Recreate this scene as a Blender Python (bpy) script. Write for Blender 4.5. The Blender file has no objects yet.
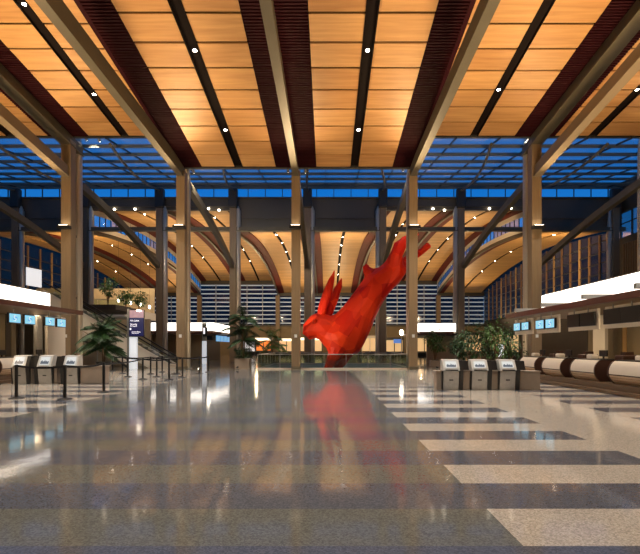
import bpy, bmesh, math, random
from mathutils import Vector, Matrix
random.seed(7)
S = bpy.context.scene
COL = S.collection
CAMH = 1.5; F = 440.0; VX = 328.0; VY = 348.0

def P(px, py, Z):
    """pixel at a known real distance -> point in the hall"""
    return Vector(((px-VX)*Z/F, Z, CAMH+(VY-py)*Z/F))
def XX(px, Z): return (px-VX)*Z/F
def ZZ(py, Z): return CAMH+(VY-py)*Z/F

# ------------------------------------------------------------------ materials
def new_mat(name):
    m = bpy.data.materials.new(name); m.use_nodes = True
    nt = m.node_tree; nt.nodes.clear()
    out = nt.nodes.new('ShaderNodeOutputMaterial')
    return m, nt, out
def principled(nt, out, col=(.5,.5,.5), rough=.5, metal=0, spec=.5):
    b = nt.nodes.new('ShaderNodeBsdfPrincipled')
    b.inputs['Base Color'].default_value = (*col, 1)
    b.inputs['Roughness'].default_value = rough
    b.inputs['Metallic'].default_value = metal
    b.inputs['Specular IOR Level'].default_value = spec
    nt.links.new(b.outputs[0], out.inputs[0])
    return b
def M(name, col, rough=.5, metal=0, spec=.5, var=0.0, scale=6.0, stretch=(1,1,1), bump=0):
    m, nt, out = new_mat(name)
    b = principled(nt, out, col, rough, metal, spec)
    if var or bump:
        tc = nt.nodes.new('ShaderNodeTexCoord'); mp = nt.nodes.new('ShaderNodeMapping')
        mp.inputs['Scale'].default_value = stretch
        nz = nt.nodes.new('ShaderNodeTexNoise'); nz.inputs['Scale'].default_value = scale; nz.inputs['Detail'].default_value = 4
        nt.links.new(tc.outputs['Object'], mp.inputs[0]); nt.links.new(mp.outputs[0], nz.inputs['Vector'])
        mx = nt.nodes.new('ShaderNodeMix'); mx.data_type = 'RGBA'
        mx.inputs[6].default_value = (*[c*(1-var) for c in col], 1)
        mx.inputs[7].default_value = (*[min(1, c*(1+var)) for c in col], 1)
        nt.links.new(nz.outputs['Fac'], mx.inputs[0]); nt.links.new(mx.outputs[2], b.inputs['Base Color'])
        if bump:
            bp = nt.nodes.new('ShaderNodeBump'); bp.inputs['Strength'].default_value = bump
            nt.links.new(nz.outputs['Fac'], bp.inputs['Height']); nt.links.new(bp.outputs[0], b.inputs['Normal'])
    return m
def EM(name, col, strength, base=None):
    m, nt, out = new_mat(name)
    b = principled(nt, out, base or col, .4)
    b.inputs['Emission Color'].default_value = (*col, 1)
    b.inputs['Emission Strength'].default_value = strength
    return m
def math_node(nt, op, a, b=None, c=None):
    n = nt.nodes.new('ShaderNodeMath'); n.operation = op
    for i, v in enumerate((a, b, c)):
        if v is None: continue
        if isinstance(v, (int, float)): n.inputs[i].default_value = v
        else: nt.links.new(v, n.inputs[i])
    return n.outputs[0]
def mix_col(nt, fac, a, b, blend='MIX'):
    n = nt.nodes.new('ShaderNodeMix'); n.data_type = 'RGBA'; n.blend_type = blend
    if isinstance(fac, (int, float)): n.inputs[0].default_value = fac
    else: nt.links.new(fac, n.inputs[0])
    for i, v in ((6, a), (7, b)):
        if isinstance(v, tuple): n.inputs[i].default_value = (*v, 1)
        else: nt.links.new(v, n.inputs[i])
    return n.outputs[2]

def wood_ceiling_mat(name, c1, c2, pitch, y0, seam=0.0, rough=.45, lines=0.0):
    """planks of warm veneer: every panel its own tone, grain running across the hall"""
    m, nt, out = new_mat(name)
    b = principled(nt, out, c1, rough, 0, .35)
    tc = nt.nodes.new('ShaderNodeTexCoord'); sp = nt.nodes.new('ShaderNodeSeparateXYZ')
    nt.links.new(tc.outputs['Object'], sp.inputs[0])
    x, y = sp.outputs[0], sp.outputs[1]
    row = math_node(nt, 'FLOOR', math_node(nt, 'DIVIDE', math_node(nt, 'SUBTRACT', y, y0), pitch))
    bay = math_node(nt, 'FLOOR', math_node(nt, 'DIVIDE', math_node(nt, 'ADD', x, 38.1), 4.03))
    cb = nt.nodes.new('ShaderNodeCombineXYZ'); nt.links.new(row, cb.inputs[0]); nt.links.new(bay, cb.inputs[1])
    wn = nt.nodes.new('ShaderNodeTexWhiteNoise'); wn.noise_dimensions = '2D'; nt.links.new(cb.outputs[0], wn.inputs['Vector'])
    mp = nt.nodes.new('ShaderNodeMapping'); mp.inputs['Scale'].default_value = (.35, 5.0, 1)
    nt.links.new(tc.outputs['Object'], mp.inputs[0])
    off = nt.nodes.new('ShaderNodeVectorMath'); off.operation = 'ADD'
    nt.links.new(mp.outputs[0], off.inputs[0]); nt.links.new(wn.outputs['Color'], off.inputs[1])
    nz = nt.nodes.new('ShaderNodeTexNoise'); nz.inputs['Scale'].default_value = 1.0; nz.inputs['Detail'].default_value = 5
    nz.inputs['Distortion'].default_value = .4
    nt.links.new(off.outputs[0], nz.inputs['Vector'])
    f = math_node(nt, 'MULTIPLY_ADD', wn.outputs['Value'], .45, math_node(nt, 'MULTIPLY_ADD', nz.outputs['Fac'], 1.3, -.4))
    f2 = math_node(nt, 'MINIMUM', math_node(nt, 'MAXIMUM', f, 0.0), 1.0)
    c = mix_col(nt, f2, c1, c2)
    if lines:
        fr = math_node(nt, 'FRACT', math_node(nt, 'DIVIDE', y, lines))
        ln = math_node(nt, 'LESS_THAN', fr, .14)
        c = mix_col(nt, math_node(nt, 'MULTIPLY', ln, .55), c, (.10, .035, .01))
    nt.links.new(c, b.inputs['Base Color'])
    return m

MAT = {}
MAT['wood'] = wood_ceiling_mat('honey_veneer', (.40,.185,.060), (.68,.385,.145), 1.54, -.1)
MAT['wood_rear'] = wood_ceiling_mat('honey_boards', (.60,.33,.11), (.80,.48,.18), .9, 0, lines=.9)
MAT['maroon'] = M('maroon_slats', (.030,.005,.007), .7, spec=.08, var=.3, scale=3)
MAT['maroon_red'] = M('red_brown_rib', (.12,.018,.009), .6, spec=.15, var=.3, scale=2)
MAT['void'] = M('dark_backing', (.010,.006,.005), .8, spec=.08)
MAT['beam'] = M('bronze_paint_steel', (.115,.098,.066), .45, .2, spec=.35, var=.15, scale=1.5)
MAT['beam_light'] = M('timber_beam', (.20,.150,.092), .5, var=.2, scale=2, stretch=(1,.2,1))
MAT['column'] = M('wood_clad_column', (.22,.155,.088), .45, var=.22, scale=3, stretch=(4,4,.25))
MAT['pipe'] = M('satin_bronze_pipe', (.50,.45,.36), .30, .45, var=.06, scale=2)
MAT['purlin_grey'] = M('grey_green_purlin', (.12,.125,.105), .45, .2)
MAT['steel_dark'] = M('dark_steel', (.045,.042,.038), .45, .3)
MAT['fascia'] = M('grey_brown_fascia', (.090,.078,.060), .5, var=.12, scale=.5)
MAT['grey_metal'] = M('grey_metal', (.30,.30,.28), .35, .5)
MAT['white_frame'] = M('white_frame', (.75,.76,.74), .4)
MAT['louvre'] = EM('lit_louvre', (.72,.84,.92), .22, base=(.50,.56,.60))  # faint glow stands in for interior light falling on the louvres
MAT['white_panel'] = M('cream_panel', (.72,.66,.56), .5)
MAT['beige'] = M('beige_wall', (.46,.38,.26), .6, var=.12, scale=.6)
MAT['brown_wall'] = M('olive_brown_wall', (.20,.15,.080), .55, var=.2, scale=.8)
MAT['dark_wall'] = M('umber_wall', (.060,.045,.030), .6, var=.25, scale=.6)
MAT['gold'] = M('gold_timber_fin', (.50,.30,.11), .45, var=.2, scale=2, stretch=(3,3,.3))
MAT['brown_fin'] = M('brown_timber_fin', (.26,.14,.055), .5, var=.25, scale=2, stretch=(3,3,.3))
MAT['plinth'] = M('dark_brown_plinth', (.11,.070,.042), .45, var=.2, scale=2, stretch=(3,.3,3))
MAT['red'] = None
MAT['canopy'] = M('red_brown_canopy', (.075,.026,.018), .35, var=.15, scale=2)
MAT['canopy_under'] = M('canopy_soffit', (.28,.20,.12), .5)
MAT['band'] = EM('glowing_light_band', (1.0,.93,.84), 2.6)
MAT['black'] = M('black_plastic', (.010,.010,.011), .35)
MAT['black_metal'] = M('black_metal', (.012,.012,.013), .4, .2)
MAT['belt'] = M('black_webbing', (.010,.010,.012), .85)
MAT['screen_off'] = M('dead_screen', (.012,.012,.010), .5)
MAT['cwhite'] = M('white_counter_shell', (.70,.64,.56), .35, .1, var=.05, scale=2)
MAT['cbeige'] = M('cream_ribbed_shell', (.62,.48,.35), .45)
MAT['cdark'] = M('dark_maroon_end', (.050,.022,.016), .4)
MAT['kiosk_face'] = M('brushed_kiosk', (.44,.43,.41), .35, .3, var=.2, scale=9)
MAT['kiosk_top'] = M('white_kiosk_top', (.60,.60,.58), .3, .2)
MAT['stone'] = M('tan_stone_block', (.30,.245,.195), .45, var=.12, scale=4)
MAT['sign_white'] = EM('lit_white_post', (.80,.85,.92), .55)
MAT['text'] = EM('white_lettering', (.95,.93,1), 1.1)
MAT['leaf'] = M('dark_leaf', (.022,.065,.014), .5, var=.7, scale=1.7)
MAT['leaf_light'] = M('bright_leaf', (.06,.135,.022), .5, var=.6, scale=2.2)
MAT['bark'] = M('bark', (.16,.10,.055), .8, var=.3, scale=8)
MAT['soil'] = M('soil', (.03,.02,.012), .9)
MAT['curb'] = M('pale_stone', (.66,.60,.50), .4)
MAT['rubber'] = M('handrail_rubber', (.015,.014,.014), .45)
MAT['lamp'] = EM('lamp_lens', (1,.90,.74), 45)
MAT['lamp_soft'] = EM('lamp_lens_soft', (1,.86,.66), 12)
MAT['shop_warm'] = EM('lit_shop_interior', (1,.66,.30), .62, base=(.4,.2,.1))
MAT['shop_orange'] = EM('orange_shop_counter', (.95,.25,.04), .65)
MAT['shop_glow'] = EM('lit_shop_fascia', (1,.90,.68), 1.5)
MAT['blue_sign'] = EM('blue_sign_face', (.06,.16,.50), .8)
MAT['granite'] = M('pale_slab_edge', (.55,.60,.52), .5)
MAT['lower'] = M('lower_level', (.30,.28,.24), .5)
MAT['step'] = M('escalator_step', (.20,.20,.20), .45, .6)

def glass_mat(name, tint, refl=.10, rough=.05, fk=.6):
    m, nt, out = new_mat(name)
    t = nt.nodes.new('ShaderNodeBsdfTransparent'); t.inputs[0].default_value = (*tint, 1)
    g = nt.nodes.new('ShaderNodeBsdfGlossy'); g.inputs['Roughness'].default_value = rough
    fr = nt.nodes.new('ShaderNodeFresnel'); fr.inputs[0].default_value = 1.4
    mx = nt.nodes.new('ShaderNodeMixShader')
    nt.links.new(math_node(nt, 'ADD', math_node(nt, 'MULTIPLY', fr.outputs[0], fk), refl), mx.inputs[0])
    nt.links.new(t.outputs[0], mx.inputs[1]); nt.links.new(g.outputs[0], mx.inputs[2]); nt.links.new(mx.outputs[0], out.inputs[0])
    return m
MAT['glass'] = glass_mat('clear_glass', (.95,.97,.97), .02)
MAT['glass_sky'] = glass_mat('skylight_glass', (.95,.97,.97), .0, .45, .3)
MAT['glass_rail'] = glass_mat('green_tint_glass', (.80,.88,.83), .06)
MAT['glass_far'] = glass_mat('tinted_far_glass', (.16,.20,.24), .03)
MAT['glass_side'] = glass_mat('smoked_side_glass', (.05,.05,.05), .01, .15, .12)
MAT['glass_dark'] = M('dark_night_glass', (.012,.018,.030), .08, 0, .6, var=.5, scale=.25)

# screen: light blue with a white swirl
def screen_mat():
    m, nt, out = new_mat('blue_airline_screen')
    b = principled(nt, out, (.1,.3,.4), .3)
    tc = nt.nodes.new('ShaderNodeTexCoord')
    mp = nt.nodes.new('ShaderNodeMapping'); mp.inputs['Location'].default_value = (-.5,-.5,0)
    nt.links.new(tc.outputs['UV'], mp.inputs[0])
    sp = nt.nodes.new('ShaderNodeSeparateXYZ'); nt.links.new(mp.outputs[0], sp.inputs[0])
    x = math_node(nt, 'MULTIPLY', sp.outputs[0], 1.7); y = sp.outputs[1]
    r = math_node(nt, 'SQRT', math_node(nt, 'ADD', math_node(nt, 'MULTIPLY', x, x), math_node(nt, 'MULTIPLY', y, y)))
    a = math_node(nt, 'ARCTAN2', y, x)
    sw = math_node(nt, 'SINE', math_node(nt, 'ADD', math_node(nt, 'MULTIPLY', a, 2.0), math_node(nt, 'MULTIPLY', r, 16.0)))
    inside = math_node(nt, 'LESS_THAN', r, .34)
    k = math_node(nt, 'MULTIPLY', math_node(nt, 'GREATER_THAN', sw, .1), inside)
    c = mix_col(nt, inside, (.25,.60,.80), (.02,.30,.58))
    c = mix_col(nt, k, c, (.80,.95,1.0))
    nt.links.new(c, b.inputs['Emission Color']); b.inputs['Emission Strength'].default_value = 1.0
    return m
MAT['screen'] = screen_mat()

def red_mat():
    m, nt, out = new_mat('red_faceted_skin')
    b = principled(nt, out, (.62,.012,.006), .5, 0, .2)
    g = nt.nodes.new('ShaderNodeNewGeometry')
    tc = nt.nodes.new('ShaderNodeTexCoord')
    v = nt.nodes.new('ShaderNodeTexVoronoi'); v.inputs['Scale'].default_value = .9
    nt.links.new(tc.outputs['Object'], v.inputs['Vector'])
    sp = nt.nodes.new('ShaderNodeSeparateXYZ'); nt.links.new(v.outputs['Color'], sp.inputs[0])
    nt.links.new(mix_col(nt, sp.outputs[0], (.62,.010,.003), (.90,.050,.008)), b.inputs['Base Color'])
    return m
MAT['red'] = red_mat()

def floor_mat():
    m, nt, out = new_mat('striped_terrazzo')
    b = principled(nt, out, (.2,.2,.2), .16, 0, .6)
    tc = nt.nodes.new('ShaderNodeTexCoord'); sp = nt.nodes.new('ShaderNodeSeparateXYZ')
    nt.links.new(tc.outputs['Object'], sp.inputs[0]); x, y = sp.outputs[0], sp.outputs[1]
    ph = math_node(nt, 'DIVIDE', math_node(nt, 'SUBTRACT', y, 3.333), 1.544)
    odd = math_node(nt, 'LESS_THAN', math_node(nt, 'FRACT', ph), .5)       # 1 = light phase
    light = (.45,.41,.36); dark = (.106,.112,.138); olive = (.144,.146,.132)
    lam = lambda a, bb: math_node(nt, 'MULTIPLY', math_node(nt, 'GREATER_THAN', x, a), math_node(nt, 'LESS_THAN', x, bb))
    striped = mix_col(nt, odd, dark, light)
    centre = mix_col(nt, odd, dark, olive)
    c = mix_col(nt, lam(-6.9, 1.48), striped, centre)
    c = mix_col(nt, lam(4.23, 6.5), c, light)
    c = mix_col(nt, math_node(nt, 'LESS_THAN', x, -10.2), c, light)
    c = mix_col(nt, math_node(nt, 'GREATER_THAN', y, 30.35), c, (.26,.225,.165))
    strip = math_node(nt, 'MULTIPLY', math_node(nt, 'GREATER_THAN', y, 29.75), math_node(nt, 'LESS_THAN', y, 30.35))
    strip = math_node(nt, 'MULTIPLY', strip, lam(-6.6, 8.3))
    c = mix_col(nt, strip, c, (.66,.60,.50))
    # chips
    v = nt.nodes.new('ShaderNodeTexVoronoi'); v.inputs['Scale'].default_value = 75
    nt.links.new(tc.outputs['Object'], v.inputs['Vector'])
    s2 = nt.nodes.new('ShaderNodeSeparateXYZ'); nt.links.new(v.outputs['Color'], s2.inputs[0])
    amt = math_node(nt, 'MULTIPLY_ADD', s2.outputs[0], .6, .70)
    mul = nt.nodes.new('ShaderNodeVectorMath'); mul.operation = 'SCALE'
    nt.links.new(c, mul.inputs[0]); nt.links.new(amt, mul.inputs['Scale'])
    nz = nt.nodes.new('ShaderNodeTexNoise'); nz.inputs['Scale'].default_value = .7; nz.inputs['Detail'].default_value = 3
    nt.links.new(tc.outputs['Object'], nz.inputs['Vector'])
    nt.links.new(math_node(nt, 'MULTIPLY_ADD', nz.outputs['Fac'], .05, .06), b.inputs['Roughness'])
    nt.links.new(mul.outputs[0], b.inputs['Base Color'])
    # very slight unevenness stretches the reflections
    n2 = nt.nodes.new('ShaderNodeTexNoise'); n2.inputs['Scale'].default_value = 3.0; n2.inputs['Detail'].default_value = 2
    nt.links.new(tc.outputs['Object'], n2.inputs['Vector'])
    bp = nt.nodes.new('ShaderNodeBump'); bp.inputs['Strength'].default_value = .03; bp.inputs['Distance'].default_value = .05
    nt.links.new(n2.outputs['Fac'], bp.inputs['Height']); nt.links.new(bp.outputs[0], b.inputs['Normal'])
    return m
MAT['floor'] = floor_mat()

# ------------------------------------------------------------------ mesh building
class MB:
    def __init__(s): s.v = []; s.f = []; s.uv = {}
    def add(s, vs, fs):
        o = len(s.v); s.v += [tuple(p) for p in vs]; s.f += [tuple(i+o for i in q) for q in fs]; return s
    def box(s, x0, x1, y0, y1, z0, z1, mat=None):
        vs = [Vector((x, y, z)) for x in (x0, x1) for y in (y0, y1) for z in (z0, z1)]
        if mat: vs = [mat @ p for p in vs]
        return s.add(vs, [(0,1,3,2),(4,6,7,5),(0,4,5,1),(2,3,7,6),(0,2,6,4),(1,5,7,3)])
    def bbox(s, x0, x1, y0, y1, z0, z1, b, mat=None):
        """box with chamfered vertical and horizontal edges"""
        bm = bmesh.new()
        vs = [bm.verts.new((x, y, z)) for x in (x0, x1) for y in (y0, y1) for z in (z0, z1)]
        for q in [(0,1,3,2),(4,6,7,5),(0,4,5,1),(2,3,7,6),(0,2,6,4),(1,5,7,3)]: bm.faces.new([vs[i] for i in q])
        bmesh.ops.bevel(bm, geom=list(bm.edges), offset=b, segments=2, affect='EDGES', profile=.5)
        bm.verts.index_update()
        pv = [(mat @ v.co if mat else v.co.copy()) for v in bm.verts]; fs = [tuple(v.index for v in f.verts) for f in bm.faces]
        bm.free(); return s.add(pv, fs)
    def beam(s, pts, w, h, up=(0,0,1)):
        """rectangular section swept along pts; pts run along the top centre line"""
        pts = [Vector(p) for p in pts]; vs = []; n = len(pts)
        for i, p in enumerate(pts):
            d = (pts[min(i+1, n-1)]-pts[max(i-1, 0)]).normalized()
            side = d.cross(Vector(up)).normalized(); u = side.cross(d).normalized()
            for a, b in ((-.5, 0), (.5, 0), (.5, -1), (-.5, -1)): vs.append(p+side*w*a+u*h*b)
        fs = [(0,1,2,3), tuple(4*(n-1)+k for k in (3,2,1,0))]
        for i in range(n-1):
            for k in range(4):
                a, b = 4*i+k, 4*i+(k+1) % 4; fs.append((a, a+4, b+4, b))
        return s.add(vs, fs)
    def tube(s, pts, r, n=10, caps=True):
        pts = [Vector(p) for p in pts]; m = len(pts); rs = r if isinstance(r, (list, tuple)) else [r]*m
        vs = []
        d0 = (pts[1]-pts[0]).normalized(); ref = Vector((0,0,1)) if abs(d0.z) < .9 else Vector((1,0,0))
        for i, p in enumerate(pts):
            d = (pts[min(i+1, m-1)]-pts[max(i-1, 0)]).normalized()
            a = d.cross(ref).normalized(); b = d.cross(a)
            for k in range(n):
                t = 2*math.pi*k/n; vs.append(p+(a*math.cos(t)+b*math.sin(t))*rs[i])
        fs = []
        for i in range(m-1):
            for k in range(n):
                q = (k+1) % n; fs.append((i*n+k, i*n+q, (i+1)*n+q, (i+1)*n+k))
        if caps: fs += [tuple(range(n))[::-1], tuple((m-1)*n+k for k in range(n))]
        return s.add(vs, fs)
    def extrude_profile(s, prof, y0, y1, flip=1, x0=0):
        """closed profile (d, z) swept along y"""
        n = len(prof)
        vs = [(x0+flip*d, y0, z) for d, z in prof]+[(x0+flip*d, y1, z) for d, z in prof]
        fs = [tuple(range(n)), tuple(range(2*n-1, n-1, -1))]
        for i in range(n):
            j = (i+1) % n; fs.append((i, i+n, j+n, j))
        return s.add(vs, fs)
    def quad(s, a, b, c, d): return s.add([a, b, c, d], [(0,1,2,3)])
    def build(s, name, mat, parent=None, smooth=False, uvquad=False):
        me = bpy.data.meshes.new(name); me.from_pydata(s.v, [], s.f); me.update()
        bm = bmesh.new(); bm.from_mesh(me)
        if not uvquad: bmesh.ops.recalc_face_normals(bm, faces=bm.faces)
        if smooth:
            for f in bm.faces: f.smooth = True
            for e in bm.edges:
                if len(e.link_faces) == 2 and e.calc_face_angle(0) > .7: e.smooth = False
        bm.to_mesh(me); bm.free()
        if uvquad:
            ul = me.uv_layers.new(name='UVMap'); cc = [(0,0),(1,0),(1,1),(0,1)]
            for poly in me.polygons:
                for k, li in enumerate(poly.loop_indices): ul.data[li].uv = cc[k % 4]
        o = bpy.data.objects.new(name, me); me.materials.append(mat if not isinstance(mat, str) else MAT[mat])
        COL.objects.link(o)
        if parent:
            o.parent = parent
            o.matrix_parent_inverse = parent.matrix_basis.inverted()
        return o

def tag(o, label=None, cat=None, group=None, kind=None):
    if label: o['label'] = label
    if cat: o['category'] = cat
    if group: o['group'] = group
    if kind: o['kind'] = kind
    return o
def empty(name, loc, label, cat, group=None, kind=None):
    o = bpy.data.objects.new(name, None); o.location = loc; o.empty_display_size = .2
    COL.objects.link(o); tag(o, label, cat, group, kind); return o
def struct(name, mb, mat, parent=None, label=None, cat=None, smooth=False):
    o = mb.build(name, mat, parent, smooth)
    if not parent: o['kind'] = 'structure'
    if label: o['label'] = label
    if cat and not parent: o['category'] = cat
    return o
def spot(loc, target, energy, size_deg, color=(1,.72,.42), blend=.8, radius=.25, parent=None, name='lamp_light'):
    l = bpy.data.lights.new(name, 'SPOT'); l.energy = energy; l.spot_size = math.radians(size_deg)
    l.spot_blend = blend; l.color = color; l.shadow_soft_size = radius
    o = bpy.data.objects.new(name, l); o.location = loc
    o.rotation_euler = (Vector(target)-Vector(loc)).to_track_quat('-Z', 'Y').to_euler(); COL.objects.link(o)
    if parent:
        o.parent = parent; o.matrix_parent_inverse = parent.matrix_basis.inverted()
    return o
def area(loc, target, energy, sx, sy, color=(1,.74,.45), parent=None):
    l = bpy.data.lights.new('lamp_light', 'AREA'); l.energy = energy; l.shape = 'RECTANGLE'; l.size = sx; l.size_y = sy; l.color = color
    o = bpy.data.objects.new('lamp_light', l); o.location = loc
    o.rotation_euler = (Vector(target)-Vector(loc)).to_track_quat('-Z', 'Y').to_euler(); COL.objects.link(o)
    if parent:
        o.parent = parent; o.matrix_parent_inverse = parent.matrix_basis.inverted()
    return o
ORD = ['leftmost', 'second from the left', 'third from the left', 'fourth from the left', 'fifth from the left', 'sixth from the left', 'seventh from the left', 'eighth from the left', 'ninth from the left', 'tenth from the left', 'eleventh from the left', 'twelfth from the left', 'thirteenth from the left', 'fourteenth from the left', 'fifteenth from the left', 'sixteenth from the left']

# ------------------------------------------------------------------ layout
BND = [-41.0, -26.1, -10.2, 5.9, 22.4, 32.0]         # lane boundaries
HIGH = [False, True, False, True, False]
D1 = 30.7; D2 = 48.0; D3 = 90.0
LC, HC = 16.05, 18.2
def front_z(high, Z): return CAMH+(HC if high else LC)-.1114*Z
COLX = [-18.1, -10.2, -2.23, 5.9, 14.42]
COL2X = [-33.6, -26.1, -18.1, -10.2, -2.2, 5.9, 14.3, 30.9]

# ---- floor with the opening
HX0, HX1, HY0, HY1 = -4.8, 5.8, 31.2, 41.0
fb = MB()
xs = [-41, HX0, HX1, 32]; ys = [-8, HY0, HY1, 92]
gv = [(x, y, 0) for y in ys for x in xs]; gf = []
for j in range(3):
    for i in range(3):
        if (i, j) != (1, 1): a = j*4+i; gf.append((a, a+1, a+5, a+4))
fb.add(gv, gf); fb.v = list(fb.v)
for (x0, y0, x1, y1) in ((HX0,HY0,HX1,HY0),(HX1,HY0,HX1,HY1),(HX1,HY1,HX0,HY1),(HX0,HY1,HX0,HY0)):
    fb.add([(x0,y0,0),(x1,y1,0) if False else (x1,y1,0),(x1,y1,-.02),(x0,y0,-.02)], [(0,1,2,3)])
floor = struct('floor', fb, 'floor', label='striped grey and cream polished terrazzo floor', cat='floor')
sb = MB()
sb.box(HX0-.3, HX0, HY0-.3, HY1+.3, -.9, -.02).box(HX1, HX1+.3, HY0-.3, HY1+.3, -.9, -.02)
sb.box(HX0, HX1, HY0-.3, HY0, -.9, -.02).box(HX0, HX1, HY1, HY1+.3, -.9, -.02)
struct('trim_1', sb, 'granite')
lb = MB(); lb.box(-12, 12, 26, 48, -6.2, -6.0)
struct('floor', lb, 'lower', label='lower level floor seen under the opening', cat='floor')

# ---- front ceiling
trim_n = [2]
def trim(mb, mat, smooth=False, parent=None):
    o = struct('trim_%d' % trim_n[0], mb, mat, parent, smooth=smooth); trim_n[0] += 1; return o
YF = -8.0
# backing
for i in range(5):
    a, b = BND[i], BND[i+1]; hi = HIGH[i]
    m = MB(); z0, z1 = front_z(hi, YF), front_z(hi, D1)
    vs = [(a,YF,z0+.25),(b,YF,z0+.25),(b,D1,z1+.25),(a,D1,z1+.25),(a,YF,z0+.45),(b,YF,z0+.45),(b,D1,z1+.45),(a,D1,z1+.45)]
    m.add(vs, [(0,1,2,3),(7,6,5,4),(0,4,5,1),(3,2,6,7),(0,3,7,4),(1,5,6,2)])
    struct('ceiling', m, 'void', label='dark backing above the wood ceiling panels', cat='ceiling')
# step faces and end fascia
m = MB()
for k, x in enumerate(BND[1:-1]):
    hi_left = HIGH[k]
    m.add([(x-.1,YF,front_z(False,YF)),(x+.1,YF,front_z(False,YF)),(x+.1,D1,front_z(False,D1)),(x-.1,D1,front_z(False,D1)),
           (x-.1,YF,front_z(True,YF)+.4),(x+.1,YF,front_z(True,YF)+.4),(x+.1,D1,front_z(True,D1)+.4),(x-.1,D1,front_z(True,D1)+.4)],
          [(0,1,2,3),(7,6,5,4),(0,4,5,1),(3,2,6,7),(0,3,7,4),(1,5,6,2)])
trim(m, 'maroon')
m = MB()
for i in range(5):
    z = front_z(HIGH[i], D1); m.box(BND[i], BND[i+1], D1, D1+.25, z-.05, 16.75)
trim(m, 'steel_dark')
# wood panels : bay between band and slot, row by row
BANDH = 1.42
centres = [-34.0, -26.1, -18.1, -10.2, -2.23, 5.9, 14.42, 22.4, 30.5]
def lane_of(x):
    for i in range(5):
        if BND[i] <= x <= BND[i+1]: return i
bays = []
for c0, c1 in zip(centres[:-1], centres[1:]):
    hi = HIGH[lane_of((c0+c1)/2)]
    lo0 = c0+(BANDH if (not hi or c0 not in BND) else .25)
    lo1 = c1-(BANDH if (not hi or c1 not in BND) else .25)
    mid = (c0+c1)/2
    bays.append((lo0, lo1, mid, hi))
bay_words = ['far left', 'left edge', 'outer left high', 'left of centre high', 'centre left', 'centre right', 'right of centre high', 'outer right high', 'far right']
for bi, (a, b, mid, hi) in enumerate(bays):
    m = MB(); s = MB()
    y1 = D1
    while y1 > YF:
        y0 = max(YF, y1-1.54)
        for (p, q) in ((a, mid-.27), (mid+.27, b)):
            g = .06
            z0, z1 = front_z(hi, y0+g), front_z(hi, y1-g)
            m.add([(p,y0+g,z0),(q,y0+g,z0),(q,y1-g,z1),(p,y1-g,z1),(p,y0+g,z0+.06),(q,y0+g,z0+.06),(q,y1-g,z1+.06),(p,y1-g,z1+.06)],
                  [(0,1,2,3),(7,6,5,4),(0,4,5,1),(3,2,6,7),(0,3,7,4),(1,5,6,2)])
        y1 -= 1.54
    struct('ceiling', m, 'wood', label='honey coloured wood ceiling panels, %s bay' % bay_words[bi], cat='ceiling')
    s.beam([(mid,YF,front_z(hi,YF)+.16),(mid,D1,front_z(hi,D1)+.16)], .50, .06)
    s.beam([(mid-.26,YF,front_z(hi,YF)+.12),(mid-.26,D1,front_z(hi,D1)+.12)], .03, .16)
    s.beam([(mid+.26,YF,front_z(hi,YF)+.12),(mid+.26,D1,front_z(hi,D1)+.12)], .03, .16)
    trim(s, 'void')
# maroon slatted bands
for c in centres[1:-1]:
    m = MB()
    for side in (-1, 1):
        hi = HIGH[lane_of(c+side*.5)]
        if hi and c in BND: continue
        x0, x1 = sorted((c+side*.12 if c in BND else c, c+side*(BANDH-.03)))
        y = YF
        while y < D1-.02:
            z = front_z(hi, y+.04)
            m.box(x0, x1, y, y+.09, z-.02, z+.07); y += .165 if y > 8 else .33
    trim(m, 'maroon')

# ---- downlights in the slots
down = []
def downlight(x, y, z, label, e=260, mat='lamp', r=.09, group='recessed downlights in the ceiling slots', to=None, size=95):
    o = empty('downlight', (x, y, z), label, 'ceiling light', group)
    h = MB(); h.tube([(x,y,z+.16),(x,y,z)], r+.04, 14, False); h.tube([(x,y,z+.17),(x,y,z+.16)], r+.04, 14)
    h.build('housing', 'black_metal', o, True)
    l = MB(); l.tube([(x,y,z+.05),(x,y,z+.01),(x,y,z-.01)], [r, r, r*.7], 14); l.build('lens', mat, o, True)
    if e: spot((x, y, z-.06), to or (x, y, 0), e, size, (1,.92,.80), .8, .07, o)
nrow = ['nearest', 'second', 'third', 'fourth']
for name, mid, hi, ysl in (('high bay left of centre', -14.15, True, (26.6, 20.5, 14.2)), ('far left high bay', -22.1, True, (24.5, 18.4)),
                 ('low bay left of middle beam', -6.2, False, (26.6, 20.5, 14.3, 8)), ('low bay right of middle beam', 1.84, False, (26.6, 20.5, 14.3, 8)),
                 ('high bay right of centre', 10.16, True, (26.2, 20.1, 14)), ('far right high bay', 18.4, True, (26.2, 20.0))):
    for k, y in enumerate(ysl):
        downlight(mid, y, front_z(hi, y)+.08, 'downlight in the slot of the %s, %s from skylight' % (name, ['first','second','third','fourth'][k]), e=3200)

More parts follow.
